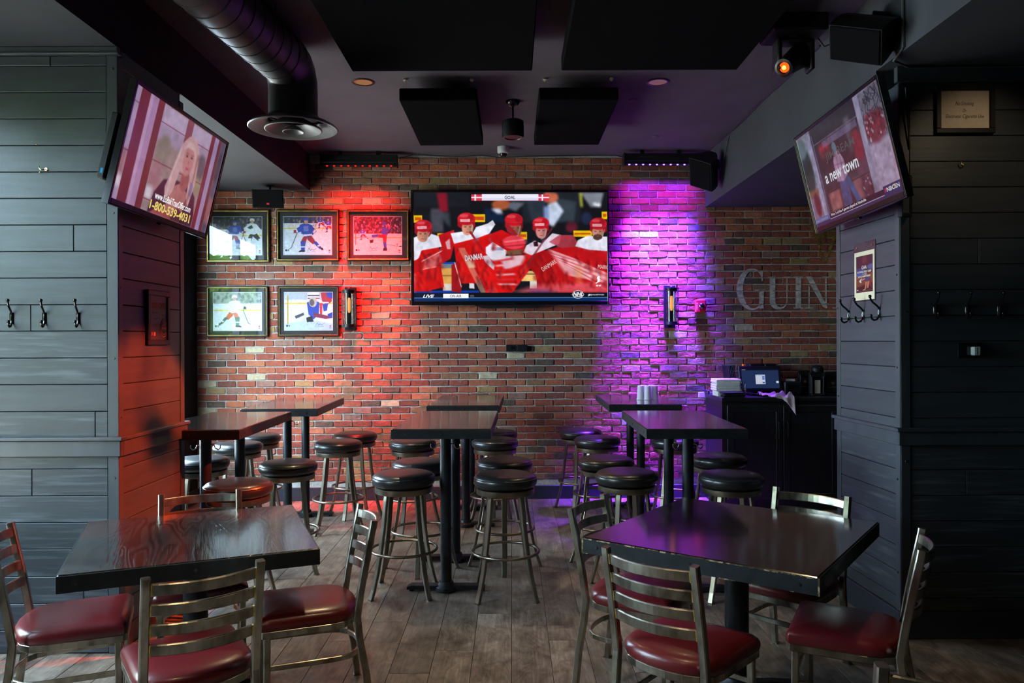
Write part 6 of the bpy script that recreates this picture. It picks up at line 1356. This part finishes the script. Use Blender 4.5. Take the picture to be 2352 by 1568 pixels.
# cables and conduit
def cable(name, label, pts, r_, m='cable', clips=0):
    o = MB().tube(pts, r_, 6).build(name, K[m]); return tag(o, label, 'cable')
w_pts = [onwall(px, py, .03) for px, py in ((915, 363), (940, 358), (952, 354.5), (1000, 358), (1060, 359.5), (1105, 357), (1150, 361), (1210, 359), (1290, 358), (1360, 357), (1415, 357), (1434, 361))]
cable('power_cable', 'black cable sagging along the top of the bricks between the light bars', w_pts, .005)
r_pts = [(1.978, y, CEIL - .012 - .006 * math.sin(y * 5)) for y in [7.3 - .3 * k for k in range(9)]]
cable('lighting_cable', 'black cable along the ceiling edge of the soffit toward the spotlight', r_pts, .006)
cable('spotlight_cable', 'pale cable looping from the orange spotlight to the soffit edge', [(1.84, 4.60, 3.42), (1.88, 4.60, 3.36), (1.95, 4.65, 3.40), (1.972, 4.70, 3.465)], .005, 'conduit')
cable('speaker_cable', 'thin black cable running down the soffit to the wedge speaker by the violet bar', [(1.976, 6.95, 3.46), (1.974, 7.02, 3.38), (1.97, 7.10, 3.28), (1.95, 7.18, 3.22)], .005)
x_ = 2.005
cd_ = MB(); cd_.tube([(1.978, 3.86, CEIL - .002), (1.978, 3.86, SOF_RN + .01)], .009, 8, side=(0, 1, 0)); cd_.tube([(1.978, 3.86, SOF_RN + .012), (1.99, 3.98, SOF_RN - .012), (2.12, RF - .03, SOF_RN - .012), (2.6, RF - .03, SOF_RN - .010), (3.3, RF - .03, SOF_RN - .012), (4.5, RF - .03, SOF_RN - .010)], .006, 8); tag(cd_.build('conduit', K['conduit']), 'thin grey conduit down the soffit and along the top of the dark plank wall', 'conduit')
cable('screen_cable', 'black cable hanging behind the tilted screen of the shopper', [(2.10, RF - .03, 2.94), (2.11, RF - .028, 2.80), (2.13, RF - .01, 2.62)], .005)

# things on the service cabinet -------------------------------------------------------
def on_cab(px, Y): return bx(px, Y)
t = thing('till', 'black touchscreen till with a blue display on the service cabinet', 'till', (on_cab(1746, 7.46), 7.46, CZ + .0006), R(0))
b = MB(); b.box(-.12, .12, -.06, .16, 0, .022, .006); b.box(-.05, .05, .05, .10, .02, .16, .006); b.build('stand', K['black'], t)
b = MB(); b.M = Matrix.Translation((0, 0, .165)) @ Matrix.Rotation(R(-14), 4, 'X'); b.box(-.205, .205, 0, .035, -.125, .125, .006); tl = b.build('monitor', K['black'], t)
tm = MB(); sc_ = panel_uv('display', -.180, .180, -.098, .092, -.001, image_mat('till_picture', till_screen(), .75, .3), tl)
sc_.matrix_basis = Matrix.Translation((0, 0, .165)) @ Matrix.Rotation(R(-14), 4, 'X')
o_ = MB().ball((-.165, .02, .295), .009, 8, 6).build('status_light', K['led_ora'], tl)
t = thing('receipt_printer', 'tall dark box behind the till, against the bricks', 'printer', (on_cab(1750, 7.735), 7.735, CZ + .0006)); MB().box(-.145, -.004, -.07, .07, 0, .300, .008).build('left_case', K['black'], t); MB().box(.004, .125, -.07, .07, 0, .300, .008).build('right_case', K['black'], t)
t = thing('slip_printer', 'low black slip printer with white paper, between the till and the menu holders', 'printer', (on_cab(1814, 7.52), 7.52, CZ + .0006)); MB().box(-.085, .085, -.09, .10, 0, .135, .012).build('case', K['black'], t); b = MB(); b.box(-.042, .042, -.02, .0, .13, .155); b.build('paper_slip', K['paper'], t); MB().box(-.05, .05, -.0906, -.09, .06, .10).build('slot', K['black_gloss'], t)
# napkins in a tray, folders, menus, tumbler
t = thing('napkin_stack', 'thick stack of white paper napkins in a pale tray on the cabinet end', 'napkins', (on_cab(1668, 7.42), 7.42, CZ + .0006)); 
b = MB(); b.box(-.110, .112, -.10, .10, 0.0, .050, .004); b.build('tray', K['paper'], t)
for k in range(11): q_ = MB(); q_.box(-.125 + RND.uniform(-.004, .004), .115 + RND.uniform(-.004, .004), -.105, .105, .051 + k * .0105, .0606 + k * .0105, .004); q_.build('napkin_layer', K['paper'], t)
for k in range(5):
    o = MB().box(-.10, .10, -.065, .065, 0, .009, .002); o = o.build('bill_folder', K['black']); o.location = (on_cab(1682, 7.275) + RND.uniform(-.012, .012), 7.272, CZ + .0006 + k * .0094); o.rotation_euler = (0, 0, R(RND.uniform(-4, 4))); tag(o, 'black bill folder in the pile in front of the napkins, %s' % ('lowest', 'second from the bottom', 'middle one', 'second from the top', 'topmost')[k], 'folder', 'bill folders on the cabinet')
t = thing('menu_stack', 'black upright menus leaning against the till', 'menus', (on_cab(1674, 7.64), 7.64, CZ + .0006))
for k in range(4): b = MB(); b.M = Matrix.Translation((k * .018, 0, 0)) @ Matrix.Rotation(R(-7 - k * .6), 4, 'Y'); b.box(-.005, .005, -.11, .11, 0.003, .29, .002); b.build('menu', K['black'], t)
t = thing('tumbler', 'clear glass holding pens beside the napkins', 'glass', (on_cab(1706, 7.28), 7.28, CZ + .0006)); b = MB(); b.lathe([(.001, .002), (.026, .002), (.034, .12)], 20, cap=False); b.build('glass_wall', K['glass_cup'], t, False)
for k in range(3): b = MB(); b.cyl((-.008 + .008 * k, .004 * k, .006), (-.024 + .02 * k, .008 - .008 * k, .150), .004, 8); b.build('pen', K['chrome'] if k == 1 else K['black'], t)
# cloth draped over the edge
cx_ = on_cab(1784, 7.25); t = None; n1, n2 = 30, 22; vs, fs = [], []; rr = random.Random(9)
for j in range(n2 + 1):
    for i in range(n1 + 1):
        uu = i / n1; vv = j / n2; x = cx_ - .15 + uu * .27; y = 7.36 - vv * .26 * (.55 + .45 * uu); z = CZ + .010 + .030 * abs(math.sin(uu * 9 + vv * 5)) * (1 - .4 * vv) + .012 * math.sin(uu * 23 + vv * 11)
        z = max(z, CZ + .004)
        if y < 7.195:
            over = 7.195 - y; y = 7.190 - .006 * math.sin(uu * 20) - .004; z = CZ + .006 - over * 1.9 * max(0, (uu - .35) * 1.5)
        vs.append((x + (vv * .035 if uu > .5 else 0), y, z))
for j in range(n2):
    for i in range(n1):
        a_ = j * (n1 + 1) + i; fs.append((a_, a_ + 1, a_ + n1 + 2, a_ + n1 + 1))
o = MB().add(vs, fs, True).build('cleaning_cloth', K['cloth'], None, False); md = o.modifiers.new('thickness', 'SOLIDIFY'); md.thickness = .003; tag(o, 'pale pink cleaning cloth draped over the cabinet edge', 'cloth')
# menu holders
def caddy(label, px, Y, w_, h_, paper):
    t = thing('menu_holder', label, 'menu holder', (on_cab(px, Y), Y, CZ + .0006), 0, 'black menu holders'); b = MB(); b.box(-w_, w_, -.05, .06, 0, .016, .004); b.box(-w_, w_, .0, .045, .016, h_, .004)
    b.prism([(-w_, h_), (w_, h_), (w_ * .82, h_ + .022), (-w_ * .82, h_ + .022)], .0, .045); b.box(-w_, -w_ + .012, -.04, .0, .016, h_ - .02, .003); b.box(w_ - .012, w_, -.04, .0, .016, h_ - .02, .003); b.build('holder', K['black'], t)
    if paper: MB().box(-.026, .028, -.024, -.020, .022, h_ - .055).build('card', K['sign_paper'], t)
    else:
        MB().box(-w_ * .7, w_ * .7, -.006, -.001, .03, h_ - .05).build('card', K['dark_print'], t); MB().box(-w_ * .6, w_ * .6, -.0068, -.006, .075, .081).build('gold_line', K['gold_paint'], t)
        MB().ball((0, -.006, h_ - .09), .017, 12, 6, (1, .1, 1)).build('round_mark', K['gold_paint'], t)
    return t
caddy('black menu holder with a dark card, next to the slip printer', 1848, 7.54, .058, .215, False)
caddy('black menu holder with a pale card facing the room', 1875, 7.40, .062, .205, True)
caddy('black menu holder with a gold striped card, half hidden by the side pillar', 1911, 7.46, .075, .205, False)
t = thing('tap_badge', 'rounded black tin with a gold mark behind the menu holders', 'tin', (on_cab(1877, 7.60), 7.60, CZ + .0006)); b = MB(); b.lathe([(.001, 0), (.06, 0), (.06, .24), (.058, .262), (.045, .278), (.02, .285), (.001, .286)], 28, cap=False); b.build('tin_body', K['black'], t); MB().box(-.010, .002, -.0635, -.0605, .235, .262).build('gold_mark', K['gold'], t)
# plastic cups on the far purple table
c0 = None
CT = TZ
for k, (px, Y, lab) in enumerate(((1471, 6.90, 'frosted plastic cup in the front row, nearest the red fire of the screen side'), (1487, 6.88, 'frosted plastic cup in the middle of the front row'), (1503, 6.90, 'frosted plastic cup in the front row, nearest the lantern'), (1478, 6.985, 'frosted plastic cup in the back row, toward the big screen'), (1496, 6.985, 'frosted plastic cup in the back row, toward the cabinet'))):
    lab = lab.replace(', nearest the red fire of the screen side', ', toward the big screen')
    if c0 is None:
        b = MB(); b.lathe([(.001, .128), (.024, .128), (.0265, .126), (.0285, .09), (.031, .035), (.0325, .016), (.0365, .008), (.0365, .001), (.034, .001), (.030, .02), (.026, .11), (.001, .122)], 28, cap=False)
        c0 = b.build('plastic_cup', K['cup']); o = c0
    else: o = c0.copy(); COL.objects.link(o)
    o.location = (bx(px, Y), Y, CT + .0005); tag(o, lab, 'cup', 'plastic cups on the far purple table')
